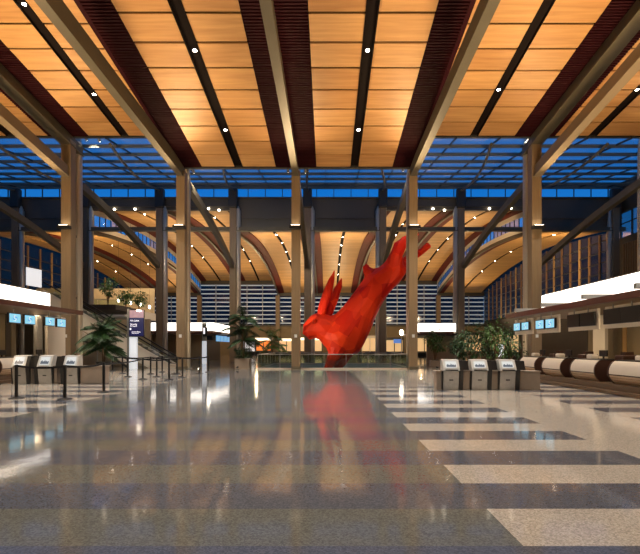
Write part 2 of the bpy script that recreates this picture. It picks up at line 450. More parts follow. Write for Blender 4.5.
# ---- front columns
names5 = ['leftmost', 'second from the left', 'central', 'second from the right', 'rightmost']
for k, x in enumerate(COLX+[22.75]):
    outer = k in (0, 4, 5)
    nm = (names5+['outermost, cut by the right picture edge, beyond the'])[k]
    o = empty('column', (x, D1, 0), ('tall wood-clad column of the front row, %s of five' % nm) if k < 5 else 'front row column cut off by the right edge of the view', 'column', 'front row columns')
    top = ZZ(172, D1)
    ztop = ZZ(141, D1) if outer else top
    w = .30 if not outer else .34
    m = MB(); m.bbox(x-w, x+w, D1-w, D1+w, 0, ztop, .03); m.build('casing', 'column', o)
    m = MB(); m.bbox(x-w-.02, x+w+.02, D1-w-.02, D1+w+.02, 0, .22, .02); m.build('base_plate', 'beam', o)
    pz = ZZ(137, D1+1.15) if outer else ZZ(165, D1+1.15)
    pr = .30 if outer else .24
    m = MB(); m.tube([(x, D1+1.15, 0), (x, D1+1.15, pz-1.2), (x, D1+1.15, pz)], [pr, pr, pr*.75], 20); m.build('steel_pipe', 'pipe', o, True)
    m = MB(); m.tube([(x, D1+1.15, 0), (x, D1+1.15, .08)], pr+.12, 20); m.build('pipe_base', 'grey_metal', o, True)
    m = MB()
    for z in (5.0, 9.4): m.box(x-.08, x+.08, D1, D1+1.1, z, z+.16)
    m.build('bracket', 'steel_dark', o)
    # fixture head at tie level
    z = ZZ(230, D1)
    m = MB(); m.bbox(x-.42, x+.42, D1-.72, D1-w, z-.06, z+.16, .03); m.build('uplight_housing', 'black_metal', o)
    m = MB(); m.bbox(x-.30, x+.30, D1-.68, D1-.42, z+.15, z+.18, .008); m.build('uplight_lens', 'lamp_soft', o)
    spot((x, D1-.55, z+.25), (x*.96, 23, front_z(outer, 23)), 1700 if outer else 2700, 80, (1,.70,.38), .9, .2, o)
    # small white plate low on the column
    m = MB(); m.box(x-.09, x+.09, D1-w-.03, D1-w, 2.22, 2.44); m.build('access_plate', 'white_frame', o)

# ---- front beams
for k, x in enumerate(COLX):
    outer = k in (0, 4)
    nm = names5[k]
    if not outer:
        h0 = ZZ(170, D1)
        m = MB(); m.beam([(x, D1+.2, h0+.35), (x, YF, h0+.35+.023*(D1-YF)+.2)], .30, .85)
        m.beam([(x, D1+.2, h0-.48), (x, YF, h0-.48+.023*(D1-YF)+.2)], .42, .07)
        o = m.build('roof_beam', 'beam'); tag(o, 'long bronze roof beam running from the %s front column towards the viewer' % nm, 'beam', 'roof beams over the hall')
    else:
        h0 = ZZ(176, D1)
        sl = .135
        m = MB(); m.beam([(x, D1-.1, h0+.55), (x, D1-13.5, h0+.5+sl*13.5)], .36, .7)
        m.beam([(x, D1-.1, h0-.14), (x, D1-13.5, h0-.16+sl*13.5)], .52, .08)
        o = m.build('roof_beam', 'beam_light'); tag(o, 'tan lower roof strut from the %s front column towards the viewer' % nm, 'beam', 'roof beams over the hall')
        m = MB(); m.beam([(x, D1+1.3, front_z(True, D1+1.3)-.05), (x, YF, front_z(True, YF)-.05)], .62, .62)
        m.beam([(x, D1+1.3, front_z(True, D1+1.3)-.67), (x, YF, front_z(True, YF)-.67)], .78, .08)
        o = m.build('roof_beam', 'beam'); tag(o, 'thick dark roof beam hugging the ceiling above the %s front column' % nm, 'beam', 'roof beams over the hall')

# ---- braces from the front columns down to the second row
for k, x in enumerate([-26.1]+COLX+[22.4]):
    zt, zb = ZZ(181, D1+.5), ZZ(268, D2)
    w = .42
    m = MB()
    x2 = {5.9: 5.9}.get(x, x)
    sy = 1.5 if abs(x) < 20 else .5
    pts = [(x, D1+sy+(D2-D1-1.1-sy)*t, zt+(zb-zt)*t+.55*math.sin(math.pi*t)*.6) for t in [i/8 for i in range(9)]]
    m.beam([(p[0], p[1], p[2]+.3) for p in pts], w, .55)
    o = m.build('diagonal_brace', 'beam')
    tag(o, 'slanting bronze steel brace between the two column rows, %s of seven' % ORD[k], 'beam', 'slanting braces')

# ---- skylight
sk = empty('window_1', (0, 40, 16), 'sloping glass skylight with dark purlins over the gap between column rows', 'window', kind='structure')
def sky_z(Z): return ZZ(137, D1)+(ZZ(187, D2)-ZZ(137, D1))*(Z-D1)/(D2-D1)
m = MB(); m.quad((-41,D1,sky_z(D1)),(32,D1,sky_z(D1)),(32,D2,sky_z(D2)),(-41,D2,sky_z(D2))); m.build('glass_pane', 'glass_sky', sk)
for i in range(8):
    Z = D1+1.7+(D2-D1-1.9)*i/7
    m = MB(); m.box(-41, 32, Z-.05, Z+.05, sky_z(Z)-.26, sky_z(Z)-.02); m.build('purlin', 'purlin_grey', sk)
for j in range(24):
    x = -40+j*3.06
    m = MB(); m.beam([(x, D1, sky_z(D1)), (x, D2, sky_z(D2))], .07, .13); m.build('glazing_bar', 'steel_dark', sk)
for k, x in enumerate(COL2X[:-1]+[22.4]):
    for s in (-1, 1):
        m = MB(); pts = []
        for t in [i/10 for i in range(11)]:
            Z = D2-.2+(D1+.2-D2)*t
            pts.append((x+s*2.9*(t**1.6)*(1 if abs(x) > 5 else .35), Z, sky_z(Z)-.5-.25*math.sin(math.pi*t)))
        if (s > 0) == (x < 0): m.tube(pts, .11, 8); m.build('rafter', 'beam', sk, True)
# clerestory over the second row
zA, zB = ZZ(197.5, D2), ZZ(187, D2)
cw = empty('window_2', (0, D2, zA), 'thin blue clerestory strip above the second column row', 'window', kind='structure')
m = MB(); m.quad((-41,D2,zA),(32,D2,zA),(32,D2,zB+.4),(-41,D2,zB+.4)); m.build('glass_pane', 'glass', cw)
for j in range(40):
    x = -40.5+j*1.87
    m = MB(); m.box(x-.035, x+.035, D2-.06, D2+.06, zA, zB); m.build('mullion', 'steel_dark', cw)
m = MB(); m.box(-41, 32, D2-.25, D2+.2, zB-.02, zB+.35); trim(m, 'steel_dark')
# fascia
m = MB()
for i in range(5):
    zb = ZZ(210, D2) if HIGH[i] else ZZ(228, D2)
    m.box(BND[i]+(0.0), BND[i+1], D2-.05, D2+.35, zb, zA)
    m.box(BND[i], BND[i+1], D2-.22, D2-.05, zA-.16, zA)
    m.box(BND[i], BND[i+1], D2-.18, D2-.05, ZZ(219, D2) if not HIGH[i] else ZZ(207, D2), (ZZ(219, D2) if not HIGH[i] else ZZ(207, D2))+.12)
trim(m, 'fascia')
m = MB(); zt = ZZ(227.3, D2-.6)
m.box(-41, 32, D2-.75, D2-.42, zt-.38, zt); m.box(-41, 32, D2-.85, D2-.32, zt-.42, zt-.36)
o = m.build('tie_beam', 'beam'); tag(o, 'long level bronze tie beam crossing the whole hall at the second column row', 'beam')

# ---- second row columns
for k, x in enumerate(COL2X):
    o = empty('column', (x, D2, 0), 'slimmer column of the second row behind, %s of eight' % ORD[k], 'column', 'second row columns')
    zt = ZZ(190, D2)
    m = MB(); m.bbox(x-.36, x+.36, D2-.36-.5, D2+.10-.5, 0, zt, .04); m.build('casing', 'column' if k not in (1,) else 'beam', o)
    s = 1 if x < 0 else -1
    m = MB(); m.tube([(x+s*.52, D2-.5, 0), (x+s*.52, D2-.5, ZZ(213 if k != 7 else 231, D2)), (x+s*.45, D2-.5, ZZ(208, D2))], [.27,.27,.12], 16); m.build('steel_pipe', 'pipe', o, True)
    m = MB(); m.bbox(x-.48, x+.48, D2-1.0, D2-.3, zt-2.2, zt-.1, .12); m.build('head', 'steel_dark', o)
    z = ZZ(236, D2)

# ---- rear curved ceilings
def arc(high, Z):
    pts = [(48, 12.9), (66, 14.3), (90, 11.35)]
    r = 0
    for i, (xi, yi) in enumerate(pts):
        t = yi
        for j, (xj, yj) in enumerate(pts):
            if i != j: t *= (Z-xj)/(xi-xj)
        r += t
    return CAMH+r+(2.45 if high else 0)
NS = 26
ZS = [D2+.36+(D3-D2-.36)*i/NS for i in range(NS+1)]
def strip_surface(m, x0, x1, hi, dz=0, th=.12):
    vs = []
    for Z in ZS:
        z = arc(hi, Z)+dz; vs += [(x0,Z,z),(x1,Z,z),(x1,Z,z+th),(x0,Z,z+th)]
    fs = [(0,1,2,3), tuple(4*NS+k for k in (3,2,1,0))]
    for i in range(NS):
        for k in range(4): a, b = 4*i+k, 4*i+(k+1) % 4; fs.append((a, a+4, b+4, b))
    m.add(vs, fs)
rc = [-41.0, -34.0, -26.1, -18.1, -10.2, -2.2, 5.9, 14.3, 22.4, 32.0]
lane_words = ['far left low', 'left raised', 'centre', 'right raised', 'far right low']
for i in range(5):
    m = MB(); strip_surface(m, BND[i], BND[i+1], HIGH[i], .3, .2)
    struct('ceiling', m, 'void', label='dark deck above the rear vault, %s lane' % lane_words[i], cat='ceiling')
for bi, (a, b) in enumerate(zip(rc[:-1], rc[1:])):
    hi = HIGH[lane_of((a+b)/2)]; mid = (a+b)/2
    m = MB()
    for p, q in ((a+.65, mid-.2), (mid+.2, b-.65)): strip_surface(m, p, q, hi, 0, .1)
    struct('ceiling', m, 'wood_rear', label='curved honey wood ceiling of the rear vault, bay %s' % ORD[bi], cat='ceiling', smooth=False)
    m = MB(); strip_surface(m, mid-.2, mid+.2, hi, .1, .05); trim(m, 'void')
    for q in range(5):
        Z = 53+q*6.2+(bi % 2)*2
        downlight(mid, Z, arc(hi, Z)+.02, 'small downlight in the rear vault, bay %s, %s row from the hall' % (ORD[bi], ['first','second','third','fourth','fifth'][q]), e=(900 if q in (0, 2, 4) else 0), mat='lamp', r=.09, group='downlights of the rear vault')
for k, c in enumerate(rc[1:-1]):
    m = MB()
    for side in (-1, 1):
        hi = HIGH[lane_of(c+side*.4)]
        x0, x1 = sorted((c, c+side*1.25)); strip_surface(m, x0, x1, hi, -.12, .2)
    trim(m, 'maroon_red')
    hiL = HIGH[lane_of(c-.4)] and HIGH[lane_of(c+.4)]
    m = MB(); base = hiL
    m.beam([(c, Z, arc(base, Z)-.10) for Z in ZS], .20, .28)
    m.beam([(c, Z, arc(base, Z)-.38) for Z in ZS], .28, .05)
    o = m.build('arched_beam', 'beam', None); tag(o, 'arched bronze beam under the rear vault ceiling, %s of eight' % ORD[k], 'beam', 'arched beams of the rear vault')
# step faces with clerestory windows
wn = [3]
for c in BND[1:-1]:
    w = empty('window_%d' % wn[0], (c, 69, 14), None, 'window', kind='structure'); wn[0] += 1
    w['label'] = 'arched blue clerestory in the step between vault lanes'
    m = MB()
    for a, b in zip(ZS[:-1], ZS[1:]):
        for (d0, d1) in ((0, .55), (1.75, 2.7)):
            m.add([(c-.08,a,arc(False,a)+d0),(c-.08,b,arc(False,b)+d0),(c-.08,b,arc(False,b)+d1),(c-.08,a,arc(False,a)+d1),
                   (c+.08,a,arc(False,a)+d0),(c+.08,b,arc(False,b)+d0),(c+.08,b,arc(False,b)+d1),(c+.08,a,arc(False,a)+d1)],
                  [(0,1,2,3),(7,6,5,4),(0,4,5,1),(3,2,6,7),(0,3,7,4),(1,5,6,2)])
    m.build('frame', 'white_panel', w)
    m = MB()
    for Z in [D2+1+i*1.3 for i in range(32)]:
        m.box(c-.05, c+.05, Z-.04, Z+.04, arc(False, Z)+.5, arc(False, Z)+1.8)
    m.build('mullion', 'steel_dark', w)
    m = MB()
    for a, b in zip(ZS[:-1], ZS[1:]): m.quad((c,a,arc(False,a)+.5),(c,b,arc(False,b)+.5),(c,b,arc(False,b)+1.8),(c,a,arc(False,a)+1.8))
    m.build('glass_pane', 'glass', w)

# ---- far wall
zf = lambda py: ZZ(py, D3)
m = MB()
zlow = zf(326)
m.box(-41, 32, D3, D3+.3, 0, zlow)
struct('wall_back', m, 'brown_wall', label='brown far wall under the louvred glazing', cat='wall')
m = MB(); 
for i in range(5): m.box(BND[i], BND[i+1], D3, D3+.4, arc(HIGH[i], D3)-.75, arc(HIGH[i], D3)+.5)
m.box(-41, 32, D3-.15, D3+.1, zlow-.1, zlow+.25)
trim(m, 'steel_dark')
for i in range(5):
    a, b = BND[i], BND[i+1]
    w = empty('window_%d' % wn[0], (0.5*(a+b), D3, 8), 'tall louvred glazing at the far end, %s lane' % lane_words[i], 'window', kind='structure'); wn[0] += 1
    top = arc(HIGH[i], D3)-.75
    m = MB(); m.box(a, b, D3+.45, D3+.5, zlow, top+.7); m.build('glass_pane', 'glass_far', w)
    z = zlow+.5; 
    while z < top-.2:
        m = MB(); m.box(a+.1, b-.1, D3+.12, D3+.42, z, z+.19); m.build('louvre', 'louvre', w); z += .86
    n = int((b-a)/2.7)
    for j in range(n+1):
        x = a+(b-a)*j/n
        m = MB(); m.box(x-.07, x+.07, D3-.05, D3+.12, zlow, top); m.build('mullion', 'grey_metal', w)
# slim posts at the lane boundaries of the far wall
for k, c in enumerate(BND[1:-1]):
    m = MB(); m.bbox(c-.42, c+.42, D3-1.0, D3-.2, 0, arc(False, D3)-.7, .04)
    o = m.build('column', 'column'); tag(o, 'distant brown column at the far glazing, %s of four' % ORD[k], 'column', 'distant columns')

# ---- side walls
def side_wall(name, x, s, front_mat):
    m = MB(); m.box(min(x, x+s*.3), max(x, x+s*.3), YF, D3+.3, 0, 7.0)
    m.box(min(x, x+s*.3), max(x, x+s*.3), YF, D2-5.5, 7.0, 19.5)
    m.box(min(x, x+s*.3), max(x, x+s*.3), D2-5.5, D2+1.2, 7.0, 13.5)
    m.box(min(x, x+s*.3), max(x, x+s*.3), D2-5.5, D2+1.2, 16.2, 19.5)
    struct(name, m, front_mat, label='dark outer side wall of the hall', cat='wall')
side_wall('wall_right', 32.0, 1, 'dark_wall'); side_wall('wall_left', -41.0, -1, 'dark_wall')
m = MB(); m.box(-41, 32, YF-.3, YF, 0, 20); struct('wall_front', m, 'brown_wall', label='wall behind the viewer', cat='wall')

for x, s, nm in ((32.0, 1, 'right'), (-41.0, -1, 'left')):
    w = empty('window_%d' % wn[0], (x, 69, 9), 'tall side glazing with upright timber fins on the %s' % nm, 'window', kind='structure'); wn[0] += 1
    m = MB(); m.quad((x,D2+1,7),(x,D3,7),(x,D3,17),(x,D2+1,17)); m.build('glass_pane', 'glass_side', w)
    m = MB()
    m.quad((x+s*3,D2-6,4),(x+s*3,D3+4,4),(x+s*3,D3+4,10.5),(x+s*3,D2-6,10.5))
    Z = D2+1.6; q = 0
    while Z < D3-1:
        m = MB(); t = min(arc(False, Z)-.2, 17)
        m.box(min(x, x-s*.14), max(x, x-s*.14), Z-.13, Z+.13, 7.0, t)
        m.build('timber_fin', 'gold' if q % 3 == 0 else 'brown_fin', w); Z += 2.1 if nm == 'right' else 2.6; q += 1
    for q in range(6):
        m = MB(); z = 7.6+q*1.25
        m.box(min(x, x-s*.12), max(x, x-s*.12), D2+1, D3, z, z+.12); m.build('transom', 'steel_dark', w)
    m = MB(); m.box(min(x,x+s*2.2), max(x,x+s*2.2), D2+1, D3, 6.8, 7.0); m.build('ledge', 'steel_dark', w)
    w2 = empty('window_%d' % wn[0], (x, 45, 14), 'small blue high side window on the %s' % nm, 'window', kind='structure'); wn[0] += 1
    m = MB(); m.quad((x,D2-5.5,13.5),(x,D2+1.2,13.5),(x,D2+1.2,16.2),(x,D2-5.5,16.2)); m.build('glass_pane', 'glass', w2)
    m = MB()
    for Z in (D2-5.4, D2-3.6, D2-1.8, D2): m.box(min(x,x-s*.1), max(x,x-s*.1), Z-.1, Z+.1, 13.5, 16.2)
    m.box(min(x,x-s*.1), max(x,x-s*.1), D2-5.4, D2+1.2, 14.9, 15.0)
    m.build('mullion', 'steel_dark', w2)
# brown slatted screen on the right outer wall behind the desks
m = MB()
for i in range(40): m.box(31.6, 32.0, 33+i*.36, 33.16+i*.36, 4.6, 12.6)
trim(m, 'brown_fin')
# ---- mezzanine on the left
zm = ZZ(313, 60)
m = MB(); m.box(-41, -24.0, 52, 62, zm-1.0, zm); m.box(-41, -24.0, 51.9, 52.0, zm-1.1, zm+.15); struct('floor', m, 'white_panel', label='pale mezzanine deck on the left', cat='floor')
m = MB(); m.box(-41, -24.4, 61.8, 62, zm, zm+3.6); struct('wall_left', m, 'beige', label='beige wall at the back of the mezzanine', cat='wall')
m = MB(); m.box(-41, -24.2, 58, 58.3, 0, zm-1.0); struct('wall_left', m, 'beige', label='beige wall under the mezzanine', cat='wall')

def glass_rail(name, segs, z0, h, label, step=1.6, base=True):
    o = empty(name, (segs[0][0][0], segs[0][0][1], z0), label, 'railing')
    for a, b in segs:
        a = Vector((a[0], a[1], z0)); b = Vector((b[0], b[1], z0)); d = b-a; L = d.length; n = max(1, round(L/step)); u = d.normalized(); nn = Vector((-u.y, u.x, 0))
        m = MB(); m.tube([a+Vector((0,0,h)), b+Vector((0,0,h))], .03, 8); m.build('handrail', 'grey_metal', o, True)
        for i in range(n):
            p, q = a+d*(i/n)+u*.04, a+d*((i+1)/n)-u*.04
            m = MB(); m.add([p+nn*.01+Vector((0,0,.08)), q+nn*.01+Vector((0,0,.08)), q+nn*.01+Vector((0,0,h-.05)), p+nn*.01+Vector((0,0,h-.05)),
                             p-nn*.01+Vector((0,0,.08)), q-nn*.01+Vector((0,0,.08)), q-nn*.01+Vector((0,0,h-.05)), p-nn*.01+Vector((0,0,h-.05))],
                            [(0,1,2,3),(7,6,5,4),(0,4,5,1),(3,2,6,7),(0,3,7,4),(1,5,6,2)])
            m.build('glass_panel', 'glass_rail', o)
        for i in range(n+1):
            p = a+d*(i/n); m = MB(); m.tube([p, p+Vector((0,0,h))], .02, 6); m.build('post', 'grey_metal', o)
        if base:
            m = MB(); m.beam([a+Vector((0,0,.1)), b+Vector((0,0,.1))], .14, .1); m.build('base_rail', 'curb', o)
    return o
glass_rail('glass_balustrade', [((HX0-.15, HY0-.15), (HX1+.15, HY0-.15)), ((HX1+.15, HY0-.15), (HX1+.15, HY1+.15)), ((HX0-.15, HY1+.15), (HX0-.15, HY0-.15)), ((HX0-.15, HY1+.15), (HX1+.15, HY1+.15))], 0, 1.05,
           'frameless glass balustrade around the floor opening under the red rabbit')
glass_rail('glass_balustrade', [((-40, 52.1), (-24.1, 52.1))], zm, 1.0, 'glass railing along the edge of the left mezzanine', 3.0, False)

# ---- the red rabbit
def rabbit():
    Z0 = 36.0; s = Z0/F
    o = empty('rabbit_sculpture', (XX(345, Z0), Z0, 0), 'giant red faceted leaping rabbit sculpture diving towards the floor opening', 'sculpture')
    # node: name -> (px, py, depth offset m, radius px)
    N = {'pel': (378,284,0,14.0), 'b1': (367,300,0,15.5), 'b2': (356,318,0,18.0), 'ch': (340.5,335.5,0,19.3), 'c0': (349,341,0,15), 'cl': (334.5,336,0,14.5), 'nk': (331,330,-.1,13.5), 'hd': (319.5,325,-.2,13.0), 'mz': (312,329,-.25,10.0), 'ms': (310,333,-.25,6.8),
         'ha': (393,272,0,12.0),
         'a1': (394,259,-.7,7.2), 'a2': (398,248,-.9,6.2), 'a3': (407,241,-.9,4.6), 'a4': (414,237,-.9,3.2),
         'c1': (404,264,.8,7.6), 'c2': (413,256,.9,5.0), 'c3': (422,250.5,.9,4.1), 'c4': (431,243,.9,3.6),
         'f1': (337,350,-.5,8.5), 'f2': (331,362,-.5,5.4), 'f3': (325,373,-.5,3.4), 'f4': (320,381,-.5,2.4),
         'g1': (346,349,.5,10), 'g2': (342,361,.5,6.0), 'g3': (336,371,.5,4.2), 'g4': (330,381,.5,3.0),
         't1': (369,273,0,5.6), 't2': (366,267,0,4.0)}
    E = [('pel','b1'),('b1','b2'),('b2','ch'),('b2','c0'),('ch','cl'),('cl','f1'),('ch','nk'),('nk','hd'),('hd','mz'),('mz','ms'),('pel','ha'),('ha','a1'),('a1','a2'),('a2','a3'),('a3','a4'),
         ('ha','c1'),('c1','c2'),('c2','c3'),('c3','c4'),('ch','f1'),('f1','f2'),('f2','f3'),('f3','f4'),('ch','g1'),('g1','g2'),('g2','g3'),('g3','g4'),('pel','t1'),('t1','t2')]
    def grow(N, E, name, vox=.22, dec=.13):
        """tapered limbs fused into one closed surface, then cut into facets"""
        m = MB()
        for a, b in E:
            pa, pb = [Vector(((N[k][0]-VX)*s, Z0+N[k][2], CAMH+(VY-N[k][1])*s)) for k in (a, b)]
            ra, rb = N[a][3]*s, N[b][3]*s; d = (pb-pa); L = d.length; d.normalize()
            pts = []; rr = []
            for q in range(5): t = math.pi/2*(1-q/5); pts.append(pa-d*ra*math.sin(t)); rr.append(max(.01, ra*math.cos(t)))
            for q in range(1, 6): t = q/6; pts.append(pa+d*L*t); rr.append(ra+(rb-ra)*t)
            for q in range(6): t = math.pi/2*q/5; pts.append(pb+d*rb*math.sin(t)); rr.append(max(.01, rb*math.cos(t)))
            m.tube(pts, rr, 20)
        me = bpy.data.meshes.new('skin'); me.from_pydata(m.v, [], m.f); me.update()
        bm = bmesh.new(); bm.from_mesh(me); bmesh.ops.recalc_face_normals(bm, faces=bm.faces); bm.to_mesh(me); bm.free()
        t = bpy.data.objects.new('skin', me); COL.objects.link(t)
        rm = t.modifiers.new('r', 'REMESH'); rm.mode = 'VOXEL'; rm.voxel_size = vox
        sm = t.modifiers.new('s', 'SMOOTH'); sm.iterations = 5; sm.factor = .5
        dc = t.modifiers.new('d', 'DECIMATE'); dc.ratio = dec
        dg = bpy.context.evaluated_depsgraph_get(); dg.update()
        nm = bpy.data.meshes.new_from_object(t.evaluated_get(dg))
        bpy.data.objects.remove(t)
        rnd = random.Random(3)
        for v in nm.vertices: v.co += Vector((rnd.uniform(-1,1), rnd.uniform(-1,1), rnd.uniform(-1,1)))*vox*.22
        for p in nm.polygons: p.use_smooth = False
        nm.materials.clear(); nm.materials.append(MAT['red'])
        r = bpy.data.objects.new(name, nm); COL.objects.link(r); r.parent = o; r.matrix_parent_inverse = o.matrix_basis.inverted()
        return r
    grow(N, E, 'body')
    for nm, pts in (('ear', ((320,319,-.5,3.5),(323,308,-.6,4.6),(328,292,-.7,4.6),(332,280,-.75,2.8),(334.5,272,-.8,.6))), ('ear', ((326,320,.2,3.5),(329,311,.3,4.8),(334.5,297,.4,4.8),(339,286,.45,3.4),(342,277,.5,.8)))):
        ks = 'abcde'; grow(dict(zip(ks, pts)), [('a','b'),('b','c'),('c','d'),('d','e')], nm, .09, .06)
    # eye sockets, two small dark facets
    e = MB(); p = P(315, 321, Z0-1.35)
    e.tube([(p.x, p.y+.25, p.z), (p.x-.05, p.y-.0, p.z)], [.22, .12], 7); e.build('eye', 'red', o)
    return o
rabbit()

# ---- check-in pods
def pod(side, xc, zc, xb, y0, y1, wordside, band_h=(2.0, 2.7), xback=None, far=False):
    """side: -1 left, +1 right; xc canopy edge, xb light band plane"""
    o = empty('check_in_pod', (xb, (y0+y1)/2, 0), 'long check-in pod with red-brown canopy and glowing white band on the %s' % wordside, 'check-in desk shelter')
    xo = xb+side*4.5
    lo, hi = sorted((xc, xo))
    m = MB(); m.box(lo, hi, y0, y1, CAMH+zc-.02, CAMH+zc+.16); m.box(*sorted((xc-side*.06, xc+side*.10)), y0-.05, y1+.05, CAMH+zc-.07, CAMH+zc+.15)
    m.box(lo, hi, y1-.1, y1+.05, CAMH+zc-.07, CAMH+zc+.15)
    m.build('canopy', 'canopy', o)
    m = MB(); m.box(lo+.1, hi-.1, y0+.1, y1-.1, CAMH+zc-.08, CAMH+zc-.03); m.build('soffit', 'canopy_under', o)
    a, b = sorted((xb, xo))
    m = MB(); m.bbox(a, b, y0, y1, CAMH+band_h[0], CAMH+band_h[1], .04); m.build('light_band', 'band', o)
    m = MB(); m.box(a+.12, b-.12, y0+.12, y1-.12, CAMH+band_h[1]-.05, CAMH+band_h[1]+.06); m.build('top_deck', 'fascia', o)
    m = MB(); a2, b2 = sorted((xb+side*.05, xo)); m.box(a2, b2, y0+.05, y1-.05, CAMH+zc+.15, CAMH+band_h[0]); m.build('neck', 'canopy', o)
    return o
podR = pod(1, 9.25, 1.58, 11.0, 4.0, 22.7, 'right')
podL = pod(-1, -13.5, 1.88, -15.2, 6.0, 24.1, 'left', (2.18, 2.98))
# back walls and posts under the canopies
def back_wall(par, x, y0, y1, h, side, cols):
    y = y0; k = 0
    while y < y1-.01:
        L, mat, nm = cols[k % len(cols)]; e = min(y1, y+L)
        m = MB(); a, b = sorted((x, x+side*.12)); m.box(a, b, y+.02, e-.02, 0, h); m.build(nm, mat, par); y = e; k += 1
back_wall(podR, 13.2, 4.0, 22.5, 3.0, 1, [(2.4,'beige','wall_panel'),(.5,'dark_wall','wall_post'),(3.2,'brown_wall','wall_panel'),(.3,'gold','wall_post'),(2.6,'brown_wall','wall_panel'),(.35,'dark_wall','wall_post')])
back_wall(podL, -17.0, 6.0, 24.0, 3.3, -1, [(4,'brown_wall','wall_panel'),(.4,'dark_wall','wall_post'),(4,'brown_wall','wall_panel'),(.4,'dark_wall','wall_post')])
# gold lit doorway frames at far right
for i, y in enumerate((12.6, 13.5, 14.1)):
    m = MB(); m.box(13.0, 13.2, y, y+.16, 0, 3.0); m.build('door_frame', 'gold', podR)
m = MB(); m.box(13.08, 13.18, 14.3, 15.7, .2, 2.6); m.build('door_glass', 'glass_dark', podR)
# white upright panels
m = MB(); m.bbox(12.4, 12.55, 19.7, 20.6, 0, 3.0, .02); m.build('upright_panel', 'white_panel', podR)
m = MB(); m.bbox(-15.0, -14.85, 23.3, 24.9, 0, 3.2, .02); m.build('upright_panel', 'white_panel', podL)
m = MB(); m.bbox(-15.3, -15.1, 22.85, 23.3, 0, 3.2, .02); m.build('upright_panel', 'kiosk_face', podL)
# canopy brackets on the right edge, between the light band and the canopy
for y in (21.2, 18.6, 15.6, 12.9):
    m = MB(); m.box(9.0, 11.0, y-.06, y+.06, CAMH+1.74, CAMH+1.90); m.build('bracket', 'grey_metal', podR)
# area lights under the soffits, aimed down at the counters
for y in (8, 11.5, 15, 18.5, 21.5):
    area((10.6, y, CAMH+1.44), (10.6, y, 0), 45, .5, 1.2, (1,.74,.46), podR)
    area((-15.2, y+1, CAMH+1.75), (-15.2, y+1, 0), 28, .5, 1.2, (1,.74,.46), podL)
# plinths
m = MB(); m.bbox(9.15, 12.6, 7.0, 22.4, 0, .12, .02); m.box(9.35, 12.4, 7.2, 22.2, .12, .30)
o = m.build('baggage_conveyor', 'plinth'); tag(o, 'low brown plinth running under the right check-in counters', 'plinth')
m = MB(); m.bbox(-16.6, -13.8, 8.0, 23.6, 0, .12, .02); m.box(-16.4, -14.0, 8.2, 23.4, .12, .30)
o = m.build('baggage_conveyor', 'plinth'); tag(o, 'low brown plinth running under the left check-in counters', 'plinth')

def counter(side, x, y0, y1, label, group):
    o = empty('check_in_counter', (x, (y0+y1)/2, .3), label, 'counter', group)
    zb = .24
    up = []; lowp = []
    def prof(z):
        t = (z-zb)/(1.06-zb)
        return .30*(abs(t-.55)/.55)**2.2
    zs_l = [zb+(.58-zb)*i/6 for i in range(7)]; zs_u = [.62+(1.06-.62)*i/7 for i in range(8)]
    L = [(prof(z), z) for z in zs_l]; U = [(prof(z), z) for z in zs_u]
    m = MB(); m.extrude_profile(L+[(d+.06, z) for d, z in L[::-1]], y0+.05, y1-.05, side, x); m.build('lower_shell', 'cbeige', o, True)
    for z in (.32, .41, .50):
        m = MB(); m.box(*sorted((x+side*(prof(z)-.012), x+side*(prof(z)+.03))), y0+.05, y1-.05, z, z+.015); m.build('rib', 'brown_fin', o)
    m = MB(); m.extrude_profile(U+[(d+.06, z) for d, z in U[::-1]], y0+.05, y1-.05, side, x); m.build('upper_shell', 'cwhite', o, True)
    m = MB(); m.box(*sorted((x+side*.03, x+side*.10)), y0+.05, y1-.05, .57, .63); m.build('shadow_gap', 'cdark', o)
    full = L+U
    for y in (y0, y1-.06):
        m = MB(); m.extrude_profile([(d-.02, z) for d, z in full]+[(.78, 1.06), (.78, zb)], y, y+.06, side, x); m.build('end_panel', 'cdark', o)
    m = MB(); m.bbox(*sorted((x+side*.24, x+side*.85)), y0+.04, y1-.04, 1.05, 1.10, .012); m.build('countertop', 'black', o)
    return o
def terminal(side, x, y, label, group):
    o = empty('computer_monitor', (x+side*.55, y, 1.1), label, 'monitor', group)
    cx = x+side*.55
    m = MB(); m.bbox(cx-.12, cx+.12, y-.14, y+.14, 1.10, 1.12, .006); m.build('stand', 'black', o)
    m = MB(); m.box(cx-.02, cx+.02, y-.03, y+.03, 1.12, 1.22); m.build('neck', 'black', o)
    m = MB(); m.bbox(cx-.03, cx+.03, y-.22, y+.22, 1.19, 1.42, .01); m.build('housing', 'black', o)
    m = MB(); m.box(*sorted((cx+side*.031, cx+side*.036)), y-.20, y+.20, 1.21, 1.40); m.build('screen', 'screen_off', o)
def keyboard_box(side, x, y, label, group):
    m = MB(); cx = x+side*.5
    m.bbox(cx-.13, cx+.13, y-.16, y+.16, 1.10, 1.24, .02); m.box(cx-.10, cx+.10, y-.12, y+.12, 1.24, 1.27)
    o = m.build('ticket_printer', 'cwhite'); tag(o, label, 'printer', group)
pos = ['farthest', 'second farthest', 'second nearest', 'nearest']
for k, (a, b) in enumerate(((20.2, 21.9), (17.95, 19.6), (15.65, 17.3), (13.0, 14.95), (10.6, 12.4))):
    if k < 4:
        counter(1, 9.5, a, b, 'white curved check-in counter with dark end panels, %s in the right row' % pos[k], 'check-in counters on the right')
        terminal(1, 9.5, a+.4, 'small black computer monitor on the %s right counter' % pos[k], 'monitors on the right counters')
        keyboard_box(1, 9.5, a+1.0, 'small pale printer on the %s right counter' % pos[k], 'printers on the right counters')
